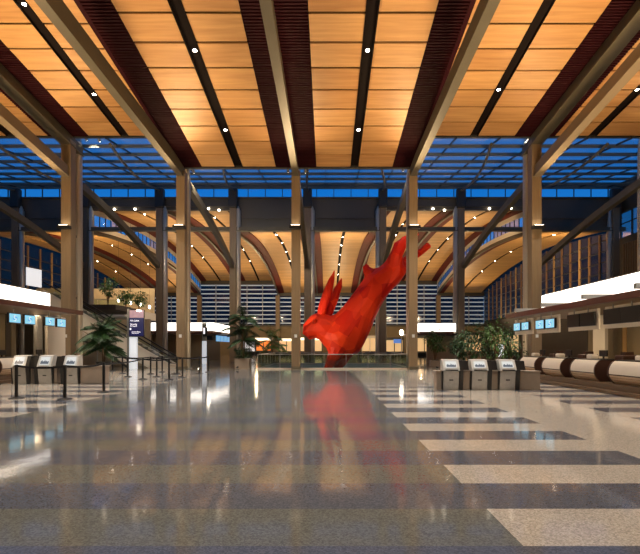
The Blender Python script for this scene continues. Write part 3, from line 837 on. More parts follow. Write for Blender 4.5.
for k, (a, b) in enumerate(((21.2, 22.9), (18.7, 20.4))):
    counter(-1, -13.9, a, b, 'white curved check-in counter in the left row, %s one' % ['farther', 'nearer'][k], 'check-in counters on the left')
    terminal(-1, -13.9, a+.8, 'small black computer monitor on the %s left counter' % ['farther', 'nearer'][k], 'monitors on the left counters')
# dark pillars between right counters
for k, y in enumerate((19.9, 17.6, 15.3)):
    m = MB(); m.bbox(10.1, 10.7, y-.22, y+.22, .30, 1.25, .04); m.box(10.25, 10.55, y-.12, y+.12, 1.25, 1.36)
    o = m.build('baggage_scale', 'cdark'); tag(o, 'dark baggage scale unit between right counters, %s of three' % ['farthest', 'middle', 'nearest'][k], 'scale', 'baggage scales')

def display(side, x, y, zc, w, h, on, label, group):
    o = empty('display_screen', (x, y, zc), label, 'screen', group)
    yaw = math.radians(12)*(1)
    m = MB(); m.bbox(*sorted((x, x+side*.09)), y-w/2, y+w/2, zc-h/2, zc+h/2, .015); hs = m.build('housing', 'black', o)
    m = MB(); xf = x-side*.006; g = .035
    q = [(xf, y+side*(w/2-g), zc-h/2+g), (xf, y-side*(w/2-g), zc-h/2+g), (xf, y-side*(w/2-g), zc+h/2-g), (xf, y+side*(w/2-g), zc+h/2-g)]
    m.quad(*q); m.build('panel', 'screen' if on else 'screen_off', hs, uvquad=True)
    m = MB(); zt = CAMH+(1.49 if side > 0 else 1.79)
    m.tube([(x+side*.06, y, zc), (x+side*.06, y, zt)], .025, 8); m.build('hanger', 'grey_metal', o)
    return o
rows = []
pairs = [((521,326.5),21.9,.78,.42,True),((546,324),19.5,.80,.44,True),((579,320),16.8,.86,.50,False),((620,315.2),14.45,.90,.52,False)]
pw = ['farthest', 'second farthest', 'second nearest', 'nearest']
for k, ((px, py), Z, w, h, on) in enumerate(pairs):
    zc = ZZ(py, Z)
    # backing panel
    m = MB(); m.bbox(9.72, 9.78, Z-1.0, Z+1.0, zc-.40, min(zc+.36, CAMH+1.50), .01)
    b = m.build('backing_panel', 'white_panel'); tag(b, 'white backing panel behind the %s pair of right screens' % pw[k], 'panel', 'screen backing panels')
    for j, dy in enumerate((-.46, .46)):
        display(1, 9.60, Z+dy, zc, w, h, on, '%s screen above the right counters, %s of the %s pair' % ('glowing blue' if on else 'dark switched-off', ['nearer', 'farther'][j], pw[k]), 'screens over the right counters')
for k, (px, py) in enumerate(((15,318.2),(30,319.8),(50,321.5),(61.5,323))):
    Z = 14.0*F/(VX-px)
    display(-1, -14.0, Z, ZZ(py, Z), .78, .46, True, 'glowing blue screen above the left counters, %s of four' % ORD[k], 'screens over the left counters')

# ---- self-service kiosks
def kiosk(px, Z, h, label, side, group, zb=0):
    x = XX(px, Z); w = .54
    o = empty('self_service_kiosk', (x, Z, 0), label, 'kiosk', group)
    # body profile in y-z, slightly waisted front
    def slab(x0, x1, prof, name, mat):
        n = len(prof); m = MB()
        vs = [(x0, Z+d, z) for d, z in prof]+[(x1, Z+d, z) for d, z in prof]
        fs = [tuple(range(n)), tuple(range(2*n-1, n-1, -1))]+[(i, i+n, (i+1) % n+n, (i+1) % n) for i in range(n)]
        m.add(vs, fs); return m.build(name, mat, o)
    bd = slab(x-w/2, x+w/2, [(.02,0),(-.02,.30),(-.06,.68),(.30,.68),(.30,0)], 'body', 'kiosk_face')
    hd = slab(x-w/2-.02, x+w/2+.02, [(-.10,.70),(-.06,.80),(.10,h-.02),(.34,h),(.36,.70)], 'head', 'kiosk_top')
    m = MB(); m.add([(x-w/2+.07, Z-.075, .80), (x+w/2-.07, Z-.075, .80), (x+w/2-.07, Z+.065, h-.07), (x-w/2+.07, Z+.065, h-.07)], [(0,1,2,3)]); m.build('screen_face', 'kiosk_screen', hd, uvquad=True)
    s = side
    slab(*sorted((x+s*(w/2+.02), x+s*(w/2+.16))), [(.0,0),(-.03,.4),(-.08,.72),(.08,h-.03),(.36,h-.02),(.40,0)], 'side_housing', 'black')
    slab(*sorted((x+s*(w/2+.16), x+s*(w/2+.36))), [(-.04,.72),(.09,h-.05),(.34,h-.05),(.36,.72)], 'printer_housing', 'black')
    slab(*sorted((x-s*(w/2+.02), x-s*(w/2+.06))), [(.0,0),(-.03,.4),(-.05,.68),(.36,.68),(.36,0)], 'edge_trim', 'black')
    m = MB(); m.box(x-w/2+.05, x+w/2-.05, Z-.11, Z-.05, .70, .735); m.build('card_slot', 'black', hd)
    m = MB(); m.box(x-.07, x+.07, Z-.045, Z-.015, .34, .38); m.build('receipt_slot', 'black', bd)
    return o
def kiosk_screen():
    m, nt, out = new_mat('kiosk_screen_face')
    b = principled(nt, out, (.1,.1,.1), .2)
    tc = nt.nodes.new('ShaderNodeTexCoord'); sp = nt.nodes.new('ShaderNodeSeparateXYZ'); nt.links.new(tc.outputs['UV'], sp.inputs[0])
    u, v = sp.outputs[0], sp.outputs[1]
    nz = nt.nodes.new('ShaderNodeTexNoise'); nz.inputs['Scale'].default_value = 7; nt.links.new(tc.outputs['UV'], nz.inputs['Vector'])
    band = math_node(nt, 'MULTIPLY', math_node(nt, 'GREATER_THAN', v, .12), math_node(nt, 'LESS_THAN', v, math_node(nt, 'MULTIPLY_ADD', nz.outputs['Fac'], .8, .10)))
    mg = math_node(nt, 'MULTIPLY', math_node(nt, 'GREATER_THAN', u, .08), math_node(nt, 'LESS_THAN', u, .92))
    k = math_node(nt, 'MULTIPLY', band, mg)
    c = mix_col(nt, k, (.82,.86,.86), (.03,.07,.12))
    nt.links.new(c, b.inputs['Emission Color']); b.inputs['Emission Strength'].default_value = .8
    return m
MAT['kiosk_screen'] = kiosk_screen()
for k, px in enumerate((451, 479.5, 507.5)):
    kiosk(px, 15.7, 1.09, 'self-service check-in kiosk with white head on the right, %s of three' % ['left', 'middle', 'right'][k], 1, 'kiosks on the right')
for k, px in enumerate((19.5, 45, 71)):
    kiosk(px, 18.3, 1.20, 'self-service check-in kiosk with white head on the left, %s of three' % ['left', 'middle', 'right'][k], -1 if k else 1, 'kiosks on the left')
# stone dividers between kiosks
def divider(px0, px1, Z, h, label, group):
    m = MB(); m.bbox(XX(px0, Z), XX(px1, Z), Z+.06, Z+.5, 0, h-.05, .015)
    m.bbox(XX(px0, Z)-.03, XX(px1, Z)+.03, Z+.03, Z+.53, h-.05, h, .01)
    o = m.build('stone_divider', 'stone'); tag(o, label, 'low wall', group)
divider(437, 443.4, 15.7, .68, 'short tan low wall left of the right-hand kiosks', 'dividers on the right')
divider(463.2, 470.6, 15.7, .68, 'short tan low wall between left and middle right-hand kiosks', 'dividers on the right')
divider(491.7, 498.8, 15.7, .68, 'short tan low wall between middle and last right-hand kiosks', 'dividers on the right')
divider(519.7, 541, 15.7, .68, 'tan low wall to the right of the right-hand kiosks', 'dividers on the right')
divider(79.5, 103.5, 18.3, .76, 'long tan low wall right of the left-hand kiosks', 'dividers on the left')
divider(27.3, 30.5, 18.3, .76, 'tan low wall between the first two left-hand kiosks', 'dividers on the left')
divider(53, 56, 18.3, .76, 'tan low wall between the last two left-hand kiosks', 'dividers on the left')

# ---- stanchions
SB = [(16.4,398.5),(64.8,399.5),(103.8,392.6),(112.7,371),(122.5,373.6),(127.6,376.9),(142.8,379.4),(150.6,374),(156.7,376.9),(162.2,372),(169,380),(177,374),(182.4,377.4),(199.4,373.8),(208.4,372.2)]
spts = []
for k, (px, py) in enumerate(SB):
    Z = CAMH*F/(py-VY); x = XX(px, Z); spts.append(Vector((x, Z, 0)))
    o = empty('stanchion', (x, Z, 0), 'black queue barrier post, %s of fifteen' % ORD[k], 'stanchion', 'queue barrier posts')
    m = MB(); m.tube([(x,Z,0),(x,Z,.015),(x,Z,.035),(x,Z,.06)], [.21,.21,.15,.05], 20); m.build('base', 'black_metal', o, True)
    m = MB(); m.tube([(x,Z,.04),(x,Z,.93)], .045, 12); m.build('post', 'black_metal', o, True)
    m = MB(); m.tube([(x,Z,.92),(x,Z,.925),(x,Z,1.0),(x,Z,1.01)], [.035,.05,.05,.03], 14); m.build('belt_head', 'black', o, True)
for k, (a, b) in enumerate(((0,1),(1,2),(2,6),(3,4),(4,7),(7,9),(5,8),(8,12),(6,10),(9,11),(11,13),(12,14),(13,14))):
    p, q = spts[a], spts[b]; pts = [p.lerp(q, t/8)+Vector((0,0,.965-.05*math.sin(math.pi*t/8))) for t in range(9)]
    d = (q-p).normalized()*.05; pts[0] = pts[0]+d; pts[-1] = pts[-1]-d
    m = MB(); m.beam([w+Vector((0,0,.03)) for w in pts], .008, .06)
    o = m.build('retractable_belt', 'belt'); tag(o, 'black belt from barrier post %d to post %d, counting posts from the left' % (a+1, b+1), 'belt', 'queue barrier belts')

# ---- sign totems
def text_obj(txt, loc, size, parent, mat='text', name='lettering', rotz=0):
    cu = bpy.data.curves.new(name, 'FONT'); cu.body = txt; cu.size = size; cu.extrude = .004; cu.space_line = .85
    t = bpy.data.objects.new('t', cu); COL.objects.link(t)
    dg = bpy.context.evaluated_depsgraph_get(); dg.update()
    me = bpy.data.meshes.new_from_object(t.evaluated_get(dg)); bpy.data.objects.remove(t)
    me.materials.clear(); me.materials.append(MAT[mat])
    o = bpy.data.objects.new(name, me); COL.objects.link(o); o.parent = parent
    o.matrix_parent_inverse = parent.matrix_basis.inverted()
    o.location = loc; o.rotation_euler = (math.pi/2, 0, rotz); return o
def sign_mat():
    m, nt, out = new_mat('navy_sign_with_sunset_top')
    b = principled(nt, out, (.02,.02,.06), .3)
    tc = nt.nodes.new('ShaderNodeTexCoord'); sp = nt.nodes.new('ShaderNodeSeparateXYZ'); nt.links.new(tc.outputs['UV'], sp.inputs[0])
    nz = nt.nodes.new('ShaderNodeTexNoise'); nz.inputs['Scale'].default_value = 3; nt.links.new(tc.outputs['UV'], nz.inputs['Vector'])
    top = math_node(nt, 'GREATER_THAN', sp.outputs[1], math_node(nt, 'MULTIPLY_ADD', nz.outputs['Fac'], .06, .68))
    c = mix_col(nt, top, (.006,.008,.055), mix_col(nt, nz.outputs['Fac'], (.30,.16,.20), (.75,.42,.36)))
    nt.links.new(c, b.inputs['Emission Color']); b.inputs['Emission Strength'].default_value = .9
    return m
MAT['sign'] = sign_mat()
Z = 31.0
o = empty('directional_sign', (XX(134, Z), Z, 0), 'tall directional totem with navy sign board and white post beside the left escalator', 'sign')
m = MB(); m.bbox(XX(129.8, Z), XX(137, Z), Z-.10, Z+.12, 0, ZZ(337, Z), .02); m.build('post', 'sign_white', o)
m = MB(); m.bbox(XX(127.8, Z), XX(129.6, Z), Z-.14, Z+.14, 0, ZZ(309, Z), .01); m.build('side_fin', 'grey_metal', o)
x0, x1, z0, z1 = XX(130, Z), XX(145, Z), ZZ(336.5, Z), ZZ(310, Z)
m = MB(); m.bbox(x0, x1, Z-.16, Z+.02, z0, z1, .02); m.build('sign_board', 'black', o)
m = MB(); m.quad((x0+.03,Z-.165,z0+.03),(x1-.03,Z-.165,z0+.03),(x1-.03,Z-.165,z1-.03),(x0+.03,Z-.165,z1-.03)); m.build('sign_face', 'sign', o, uvquad=True)
m = MB(); m.bbox(XX(141,Z)-.12, XX(141,Z)+.12, Z-.5, Z-.2, z1-.12, z1-.04, .02); m.build('sign_lamp', 'lamp_soft', o)
text_obj('All Gates', (x0+.08, Z-.17, ZZ(321.5, Z)), .17, o)
text_obj('Security\nGround', (x0+.08, Z-.17, ZZ(325, Z)), .15, o)
text_obj('Food & Shops\nRestrooms', (x0+.20, Z-.17, ZZ(332.4, Z)), .11, o)
m = MB(); m.box(x0+.06, x0+.16, Z-.175, Z-.168, ZZ(330, Z), ZZ(328.3, Z)); m.build('pictogram', 'text', o)
Z = 42.0
o = empty('directional_sign', (XX(205, Z), Z, 0), 'smaller directional totem with navy arms beside the second front column', 'sign')
m = MB(); m.bbox(XX(202.3, Z), XX(206.4, Z), Z-.1, Z+.1, 0, ZZ(341, Z), .02); m.build('post', 'sign_white', o)
m = MB(); m.bbox(XX(202.3, Z), XX(206.4, Z), Z-.1, Z+.1, ZZ(341, Z), ZZ(323, Z), .02); m.build('upper_post', 'grey_metal', o)
m = MB(); m.bbox(XX(203.4, Z), XX(207.8, Z), Z-.22, Z-.12, ZZ(336.5, Z), ZZ(325.3, Z), .02); m.build('sign_board', 'sign_navy' if 'sign_navy' in MAT else 'black', o)
m = MB(); m.bbox(XX(207.4, Z), XX(213.4, Z), Z-.22, Z-.12, ZZ(340, Z), ZZ(335.5, Z), .02); m.build('arm_board', 'glass_dark', o)
m = MB(); m.box(XX(204, Z), XX(205.6, Z), Z-.235, Z-.222, ZZ(334, Z), ZZ(328, Z)); m.build('pictogram', 'text', o)
m = MB(); m.tube([(XX(209, Z), Z-.3, ZZ(326, Z)), (XX(209, Z), Z-.15, ZZ(326, Z))], .16, 12); m.build('sign_lamp', 'lamp_soft', o)
# small white post sign among the right plants
Z = 30.0
m = MB(); m.bbox(XX(498.5, Z), XX(503.5, Z), Z-.06, Z+.06, ZZ(357, Z), ZZ(344, Z), .02)
m2 = MB()
o = empty('directional_sign', (XX(501, Z), Z, 0), 'small white sign post among the right-hand plants', 'sign')
m.build('sign_board', 'sign_white', o); m2.tube([(XX(501, Z), Z, 0), (XX(501, Z), Z, ZZ(357, Z))], .05, 8); m2.build('post', 'grey_metal', o)

# ---- plants
def leaf_quad(m, p, d, w, l, droop=.3):
    d = d.normalized(); s = d.cross(Vector((0,0,1)));
    if s.length < .01: s = Vector((1,0,0))
    s = s.normalized()*w*.5; q = p+d*l*.55+Vector((0,0,-droop*l*.12)); e = p+d*l+Vector((0,0,-droop*l*.5))
    m.add([p, q+s, e, q-s], [(0,1,2,3)])
def palm(x, y, z0, h, R, n, label, pot=(.45, .6), mat='leaf', trunk=.35, group=None, box=None):
    o = empty('potted_palm', (x, y, z0), label, 'plant', group)
    if box:
        m = MB(); m.bbox(x-box/2, x+box/2, y-box/2, y+box/2, z0, z0+pot[1], .02); m.build('planter_box', 'stone', o)
        m = MB()
        for i in range(420):
            a = random.uniform(0, 6.28); r = box*.5*math.sqrt(random.random()); leaf_quad(m, Vector((x+math.cos(a)*r, y+math.sin(a)*r, z0+pot[1]+random.uniform(0, .75))), Vector((math.cos(a), math.sin(a), random.uniform(-.2, .9))), .10, .26, .6)
        m.build('undergrowth', 'leaf', o)
    else:
        m = MB(); m.tube([(x,y,z0),(x,y,z0+pot[1]*.9),(x,y,z0+pot[1])], [pot[0]*.75, pot[0], pot[0]*1.06], 18); m.build('pot', 'steel_dark', o, True)
    m = MB()
    tops = []
    for k in range(3):
        a = k*2.1+.5; tx, ty = x+math.cos(a)*.12, y+math.sin(a)*.12; th = z0+h*trunk*(.8+.3*k)
        m.tube([(x+math.cos(a)*.05, y+math.sin(a)*.05, z0+pot[1]-.1), (tx, ty, th)], [.06,.035], 8); tops.append(Vector((tx, ty, th)))
    m.build('trunk', 'bark', o, True)
    m = MB()
    for i in range(n):
        t0 = tops[i % 3]; a = i*2.399; el = random.uniform(.0, 1.45); L = R*random.uniform(.8, 1.25)
        dirn = Vector((math.cos(a)*math.cos(el), math.sin(a)*math.cos(el), math.sin(el)))
        pts = []
        for k in range(9):
            t = k/8; pts.append(t0+dirn*L*t+Vector((0,0,-L*.55*t*t*(1.2-el*.5))))
        m.tube(pts, [.018*(1-t/9)+.004 for t in range(9)], 4, False)
        for k in range(2, 26):
            t = k/26; j = int(t*8); p = pts[j].lerp(pts[min(8, j+1)], t*8-j); tang = (pts[min(8, j+1)]-pts[j]).normalized() if j < 8 else dirn
            sd = tang.cross(Vector((0,0,1))).normalized(); ll = R*.30*math.sin(math.pi*min(1, t*.9+.12))+.06
            for s in (-1, 1): leaf_quad(m, p, sd*s+tang*.7+Vector((0,0,-.1)), R*.042, ll, .8)
    m.build('fronds', mat, o)
def shrub(x, y, z0, h, R, nleaf, label, potbox=None, mat='leaf', leaf=.16, trunk_h=.35, clumps=6, group=None, name='potted_tree'):
    o = empty(name, (x, y, z0), label, 'plant', group)
    zb = z0
    if potbox:
        w, ph = potbox
        m = MB(); m.bbox(x-w/2, x+w/2, y-w/2, y+w/2, z0, z0+ph, .02); m.build('planter_box', 'stone', o)
        m = MB(); m.box(x-w/2+.05, x+w/2-.05, y-w/2+.05, y+w/2-.05, z0+ph, z0+ph+.02); m.build('soil', 'soil', o); zb = z0+ph
    m = MB(); cc = []
    for c in range(clumps):
        a = c*2.4; rr = R*.55*math.sqrt((c+.3)/clumps); zc = zb+h*(trunk_h+(1-trunk_h)*(.15+.7*((c*.618) % 1)))
        cc.append((Vector((x+math.cos(a)*rr, y+math.sin(a)*rr, zc)), R*random.uniform(.42, .62)))
        m.tube([(x, y, zb), (x+math.cos(a)*rr*.3, y+math.sin(a)*rr*.3, zb+(zc-zb)*.5), cc[-1][0]], [.05,.035,.015], 6)
    m.build('trunk', 'bark', o, True)
    m = MB()
    for i in range(nleaf):
        c, r = cc[i % clumps]
        d = Vector((random.gauss(0,1), random.gauss(0,1), random.gauss(0,1))).normalized()
        p = c+Vector((d.x*r, d.y*r, d.z*r*.8))*random.uniform(.45, 1.0)
        leaf_quad(m, p, d+Vector((random.uniform(-.6,.6), random.uniform(-.6,.6), random.uniform(-.5,.2))), leaf*.5, leaf*random.uniform(.8, 1.3), .5)
    m.build('foliage', mat, o)
Z = 29.2; palm(XX(103.5, Z), Z, 0, 5.4, 1.55, 74, 'large dark green palm in front of the left escalator', group=None)
Z = 32.3; palm(XX(243.2, Z), Z, 0, 5.0, 1.45, 46, 'arching green palm in a square tan planter left of the rabbit', pot=(.5,.74), mat='leaf', trunk=.52, box=1.05)
Z = 55; palm(XX(272, Z), Z, 0, 3.9, 2.2, 26, 'distant green palm between the planter tree and the central column', mat='leaf_light', trunk=.55)
Z = 36; shrub(XX(435, Z), Z, 0, 2.6, 1.05, 520, 'green leafy indoor tree beside the second column from the right', (.8, .5), mat='leaf_light', leaf=.24, clumps=7)
for k, (px, py, Z, R, mt, h) in enumerate(((459,352,27,.75,'leaf',1.7),(470,345,25.5,1.05,'leaf',2.4),(484,343,26.5,1.15,'leaf',2.6),(497,340,25,1.05,'leaf_light',2.6),(510,344,26,.95,'leaf',2.4))):
    shrub(XX(px, Z), Z, 0, h+.25, R, 430, 'dense green shrub in the cluster behind the right kiosks, %s of five' % ORD[k], (.8, .45), mat=mt, leaf=.22, clumps=8, group='shrubs behind the right kiosks', trunk_h=.2)
for k, (px, Z) in enumerate(((108, 54), (139, 60), (126, 57))):
    shrub(XX(px, Z), Z, zm, 3.4 if k == 0 else 2.3, 1.3, 420, 'green indoor tree on the left mezzanine, %s of three' % ['leftmost', 'rightmost', 'middle'][k], (1.0, .5), leaf=.34, clumps=7, mat='leaf', group='trees on the mezzanine')

# ---- escalator on the left
def escalator(Z0, Z1, pa, pb, label, name='escalator'):
    """pa top-left pixel, pb bottom-right pixel of the near handrail"""
    a = P(*pa, Z0); b = P(*pb, Z0)
    o = empty(name, (b.x, Z0, 0), label, 'escalator')
    d = (b-a).normalized(); a0 = a-d*3.5
    drop = Vector((0,0,-.95))
    for Zs, nm in ((Z0, 'near'), (Z1, 'far')):
        off = Vector((0, Zs-Z0, 0))
        m = MB(); m.beam([a0+off, b+off, b+off+Vector((.7,0,-.10))], .10, .09); m.tube([b+off+Vector((.7,0,-.14)), b+off+Vector((.95,0,-.34)), b+off+Vector((.75,0,-.58))], .05, 8)
        m.build('handrail', 'rubber', o)
        m = MB(); m.add([a0+off+Vector((0,0,-.1)), b+off+Vector((0,0,-.1)), b+off+Vector((0,0,-.62)), a0+off+Vector((0,0,-.62))], [(0,1,2,3)]); m.build('glass_side', 'glass_rail', o)
        m = MB(); m.beam([a0+off+Vector((0,0,-.62)), b+off+Vector((0,0,-.62)), b+off+Vector((.9,0,-.62))], .16, .12); m.build('skirt', 'cwhite', o)
    m = MB()
    q0 = a0+Vector((0,-.05,-.74)); q1 = b+Vector((0,-.05,-.74)); q2 = Vector((q1.x+.8, q1.y, 0)); q1.z = max(.12, q1.z)
    th = 1.25
    m.add([q0, q1, Vector((q1.x+.8, q1.y, q1.z)), q2, Vector((q1.x-1.6, q1.y, 0)), q0+Vector((0,0,-th)),
           q0+Vector((0,.06,0)), q1+Vector((0,.06,0)), Vector((q1.x+.8, q1.y+.06, q1.z)), q2+Vector((0,.06,0)), Vector((q1.x-1.6, q1.y+.06, 0)), q0+Vector((0,.06,-th))],
          [(0,1,2,3,4,5), (11,10,9,8,7,6), (0,6,7,1), (1,7,8,2), (2,8,9,3), (4,10,11,5)])
    m.build('truss_panel', 'white_panel', o)
    m = MB(); n = int((b.x-a0.x)/.42)
    for i in range(n):
        p = a0.lerp(b, i/n)+Vector((0,0,-.86)); 
        if p.z < .15: break
        m.box(p.x, p.x+.44, Z0+.1, Z1-.1, p.z-.22, p.z)
    m.build('steps', 'step', o)
    return o
escalator(33.0, 34.3, (84,305), (170,355.5), 'escalator with black handrail descending to the right behind the left columns')
escalator(29.6-.0, 30.9-.35+.0, (70,322), (121,354), 'nearer escalator end lower down behind the palm') if False else None
# staircase flank lower down
m = MB()
a, b = P(80, 330, 32.2), P(129, 362, 32.2)
m.beam([a, b], .12, .25)
o = empty('stair_rail', (b.x, 32.2, 0), 'pale sloping stair rail lower down behind the left palm', 'railing'); m.build('rail', 'cwhite', o)
m = MB(); m.beam([a+Vector((0,0,-.5)), b+Vector((-.0,0,-.35))], .10, .14); m.build('stringer', 'steel_dark', o)
for t in (.05, .35, .65, .95):
    p = a.lerp(b, t); m = MB(); m.tube([(p.x, 32.2, 0), p], .03, 6); m.build('baluster', 'grey_metal', o)
# beige wall panel behind the escalator
m = MB(); m.box(XX(60, 36.5), XX(150, 36.5), 36.5, 36.7, 0, 3.9)
struct('wall_left', m, 'beige', label='beige wall behind the escalator', cat='wall')

# ---- distant check-in pods
def far_pod(x0, x1, y0, y1, b0, b1, label, side):
    o = empty('check_in_pod', ((x0+x1)/2, (y0+y1)/2, 0), label, 'check-in desk shelter')
    m = MB(); m.bbox(x0, x1, y0, y1, CAMH+b0, CAMH+b1, .04); m.build('light_band', 'band', o)
    m = MB(); m.box(x0+.15, x1-.15, y0+.15, y1-.15, CAMH+b1-.03, CAMH+b1+.05); m.build('top_deck', 'fascia', o)
    m = MB(); m.box(x0-1.0 if side > 0 else x0, x1 if side > 0 else x1+1.0, y0-.8, y1, CAMH+b0-.42, CAMH+b0-.2); m.build('canopy', 'canopy', o)
    m = MB(); m.box(x0+.2, x1-.2, y0+.2, y1-.2, CAMH+b0-.25, CAMH+b0+.02); m.build('neck', 'canopy', o)
    if side > 0: m = MB(); m.box(x0+1.0, x1, y0+.5, y0+.7, 0, CAMH+b0-.4)
    else: m = MB(); m.box(x0, x1-1.0, y0+.5, y0+.7, 0, CAMH+b0-.4)
    m.build('wall_panel', 'brown_wall' if side < 0 else 'beige', o)
    m = MB(); m.box(*(sorted((x0+2.0, x0+2.2)) if side > 0 else sorted((x1-2.2, x1-2.0))), y0+.7, y1, 0, CAMH+b0-.4); m.build('wall_panel', 'dark_wall', o)
    return o
fpL = far_pod(-20, -12.8, 47.5-1.0+3, 60.5, 1.95, 2.85, 'distant check-in pod with glowing band behind the second front column on the left', -1)
fpR = far_pod(9.0, 12.8, 44.0, 46.5, 1.65, 2.45, 'distant check-in pod with glowing band right of the rabbit', 1)
for k in range(6):
    y = 49.4+k*1.7
    m = MB(); m.bbox(-12.4, -12.3, y-.7, y+.7, CAMH+.75, CAMH+1.40, .01)
    o = m.build('display_screen', EM('far_blue_screen_%d' % k, (.14,.42,.75), .8)); tag(o, 'tiny blue screen on the distant left pod, %s' % ORD[k], 'screen', 'screens on the distant left pod')

# ---- shops at the far end
def shopfront(px0, px1, py0, py1, Z, mat, label, sign=None, cat='shop front', frame='steel_dark', glow=None):
    x0, x1, z0, z1 = XX(px0, Z), XX(px1, Z), max(0, ZZ(py1, Z)), ZZ(py0, Z)
    o = empty('shop_front', ((x0+x1)/2, Z, 0), label, cat)
    m = MB(); m.box(x0, x1, Z+.5, Z+.6, z0, z1); m.build('interior', mat, o)
    m = MB(); m.box(x0-.15, x1+.15, Z-.1, Z+.6, z1, z1+.45); m.build('lintel', glow or frame, o)
    m = MB(); n = max(2, int((x1-x0)/2.2))
    for i in range(n+1):
        x = x0+(x1-x0)*i/n; m.box(x-.07, x+.07, Z, Z+.15, 0, z1)
    m.build('frame', frame, o)
    m = MB(); m.box(x0, x1, Z+.05, Z+.45, 0, max(.9, z0)); m.build('counter', 'dark_wall', o)
    return o
shopfront(256, 271, 340.5, 350.5, 78, 'shop_orange', 'distant shop with orange counter left of the central column', glow='shop_glow')
shopfront(243, 255, 341, 352, 80, 'sign_white', 'distant pale blue-white shop front behind the planter tree')
shopfront(279, 294, 341, 354, 84, 'shop_warm', 'distant warm dark shop beside the central column', glow='shop_glow')
shopfront(300, 322, 340, 354, 84, 'shop_warm', 'distant warm-lit shop just right of the central column', glow='shop_glow')
shopfront(362, 378, 338, 353, 84, 'shop_warm', 'distant warm shop behind the rabbit, right of it', frame='white_panel')
shopfront(386, 403, 340, 352, 76, 'shop_warm', 'distant cafe with blue sign left of the second column from the right')
m = MB(); Z = 74; m.bbox(XX(393.5, Z), XX(401, Z), Z-.2, Z, ZZ(343.2, Z), ZZ(339.2, Z), .03); o = m.build('hanging_sign', 'blue_sign'); tag(o, 'blue hanging sign in front of the distant cafe', 'sign')
shopfront(417, 432, 338, 353, 80, 'shop_warm', 'distant brown shop under the right glowing band')
shopfront(455, 482, 335, 352, 82, 'shop_warm', 'distant shop partly hidden behind the right shrubs')
shopfront(492, 520, 335, 352, 60, 'shop_warm', 'shop front behind the shrubs near the right pod')
# seats and low furniture as rows of small dark chairs
def seat_row(px0, px1, Z, n, label):
    for i in range(n):
        x = XX(px0+(px1-px0)*i/max(1, n-1), Z)
        o = empty('waiting_chair', (x, Z, 0), label+', %s' % ORD[i], 'chair', label)
        m = MB(); m.bbox(x-.3, x+.3, Z-.28, Z+.28, .40, .50, .03); m.build('seat', 'black', o)
        m = MB(); m.bbox(x-.3, x+.3, Z+.22, Z+.32, .48, .98, .03); m.build('backrest', 'black', o)
        m = MB(); [m.box(x+sx*.24-.02, x+sx*.24+.02, Z+sy*.2-.02, Z+sy*.2+.02, 0, .4) for sx in (-1,1) for sy in (-1,1)]; m.build('legs', 'grey_metal', o)
seat_row(252, 292, 60, 9, 'dark waiting chair in the distant row left of the rabbit')
seat_row(360, 378, 60, 4, 'dark waiting chair in the distant row right of the rabbit')
seat_row(388, 402, 57, 4, 'dark cafe chair by the distant blue sign')
seat_row(418, 434, 48.5, 4, 'dark waiting chair left of the second column row on the right')

# ---- white panel and upper-level items at left
Z = 47.0
o = empty('white_display_board', (XX(33, Z)-0, Z, ZZ(287, Z)), 'bright white display board on the upper level at far left', 'board')
m = MB(); m.add([P(26, 267, Z), P(41, 270, Z), P(41, 287.5, Z), P(26, 285, Z), P(26, 267, Z)+Vector((0,.1,0)), P(41, 270, Z)+Vector((0,.1,0)), P(41, 287.5, Z)+Vector((0,.1,0)), P(26, 285, Z)+Vector((0,.1,0))], [(0,1,2,3),(7,6,5,4),(0,4,5,1),(3,2,6,7),(0,3,7,4),(1,5,6,2)])
m.build('board_face', EM('lit_board', (1,.95,.90), .8), o)
m = MB()
for px in (27, 40): p = P(px, 286, Z+.2); m.tube([(p.x, p.y, 5.8), p], .05, 8)
m.build('legs', 'grey_metal', o)
m = MB(); m.box(-40.8, -21, 43.5, 50, 5.3, 5.8); struct('floor', m, 'dark_wall', label='upper level deck at far left', cat='floor')
# lamp globes
for k, (px, py, Z) in enumerate(((118.5,300.5,57),(130.5,303,57),(140.5,304.5,60),(149.5,307,60))):
    p = P(px, py, Z); m = MB()
    m.tube([p+Vector((0,0,.22)), p+Vector((0,0,.18)), p, p-Vector((0,0,.18)), p-Vector((0,0,.22))], [.03,.10,.14,.10,.03], 12)
    o = empty('pendant_lamp', p, 'small glowing pendant lamp over the left mezzanine, %s of four' % ORD[k], 'lamp', 'pendant lamps over the mezzanine')
    m.build('globe', 'lamp_soft', o, True)
    m = MB(); m.tube([p+Vector((0,0,.2)), Vector((p.x, p.y, arc(HIGH[lane_of(p.x)], p.y)-.02))], .012, 5); m.build('cord', 'black', o)
p = P(401.5, 332.5, 47.4); 
m = MB(); m.tube([p+Vector((0,0,.30)), p+Vector((0,0,.22)), p, p-Vector((0,0,.22)), p-Vector((0,0,.30))], [.06,.15,.22,.15,.06], 14)
o = empty('globe_lamp', (p.x, p.y, 0), 'bright globe lamp on a thin post left of the second column from the right', 'lamp'); m.build('globe', 'lamp_soft', o, True)
m = MB(); m.tube([(p.x, p.y, 0), p-Vector((0,0,.28))], .04, 8); m.build('post', 'grey_metal', o)
# fascia spotlights
for k, (px, py) in enumerate(((104.5,210.5),(114.5,209.5),(135,209.5),(208.5,209),(219,210.5),(433,209),(444.5,210.5),(489.5,209),(511,208.5))):
    p = P(px, py, D2-.25); m = MB(); m.tube([p+Vector((0,0,.12)), p, p-Vector((0,0,.06))], [.10,.13,.08], 10)
    o = m.build('fascia_spotlight', 'lamp_soft', None, True); tag(o, 'tiny spotlight under the raised grey fascia, %s of nine' % ORD[k], 'ceiling light', 'fascia spotlights')

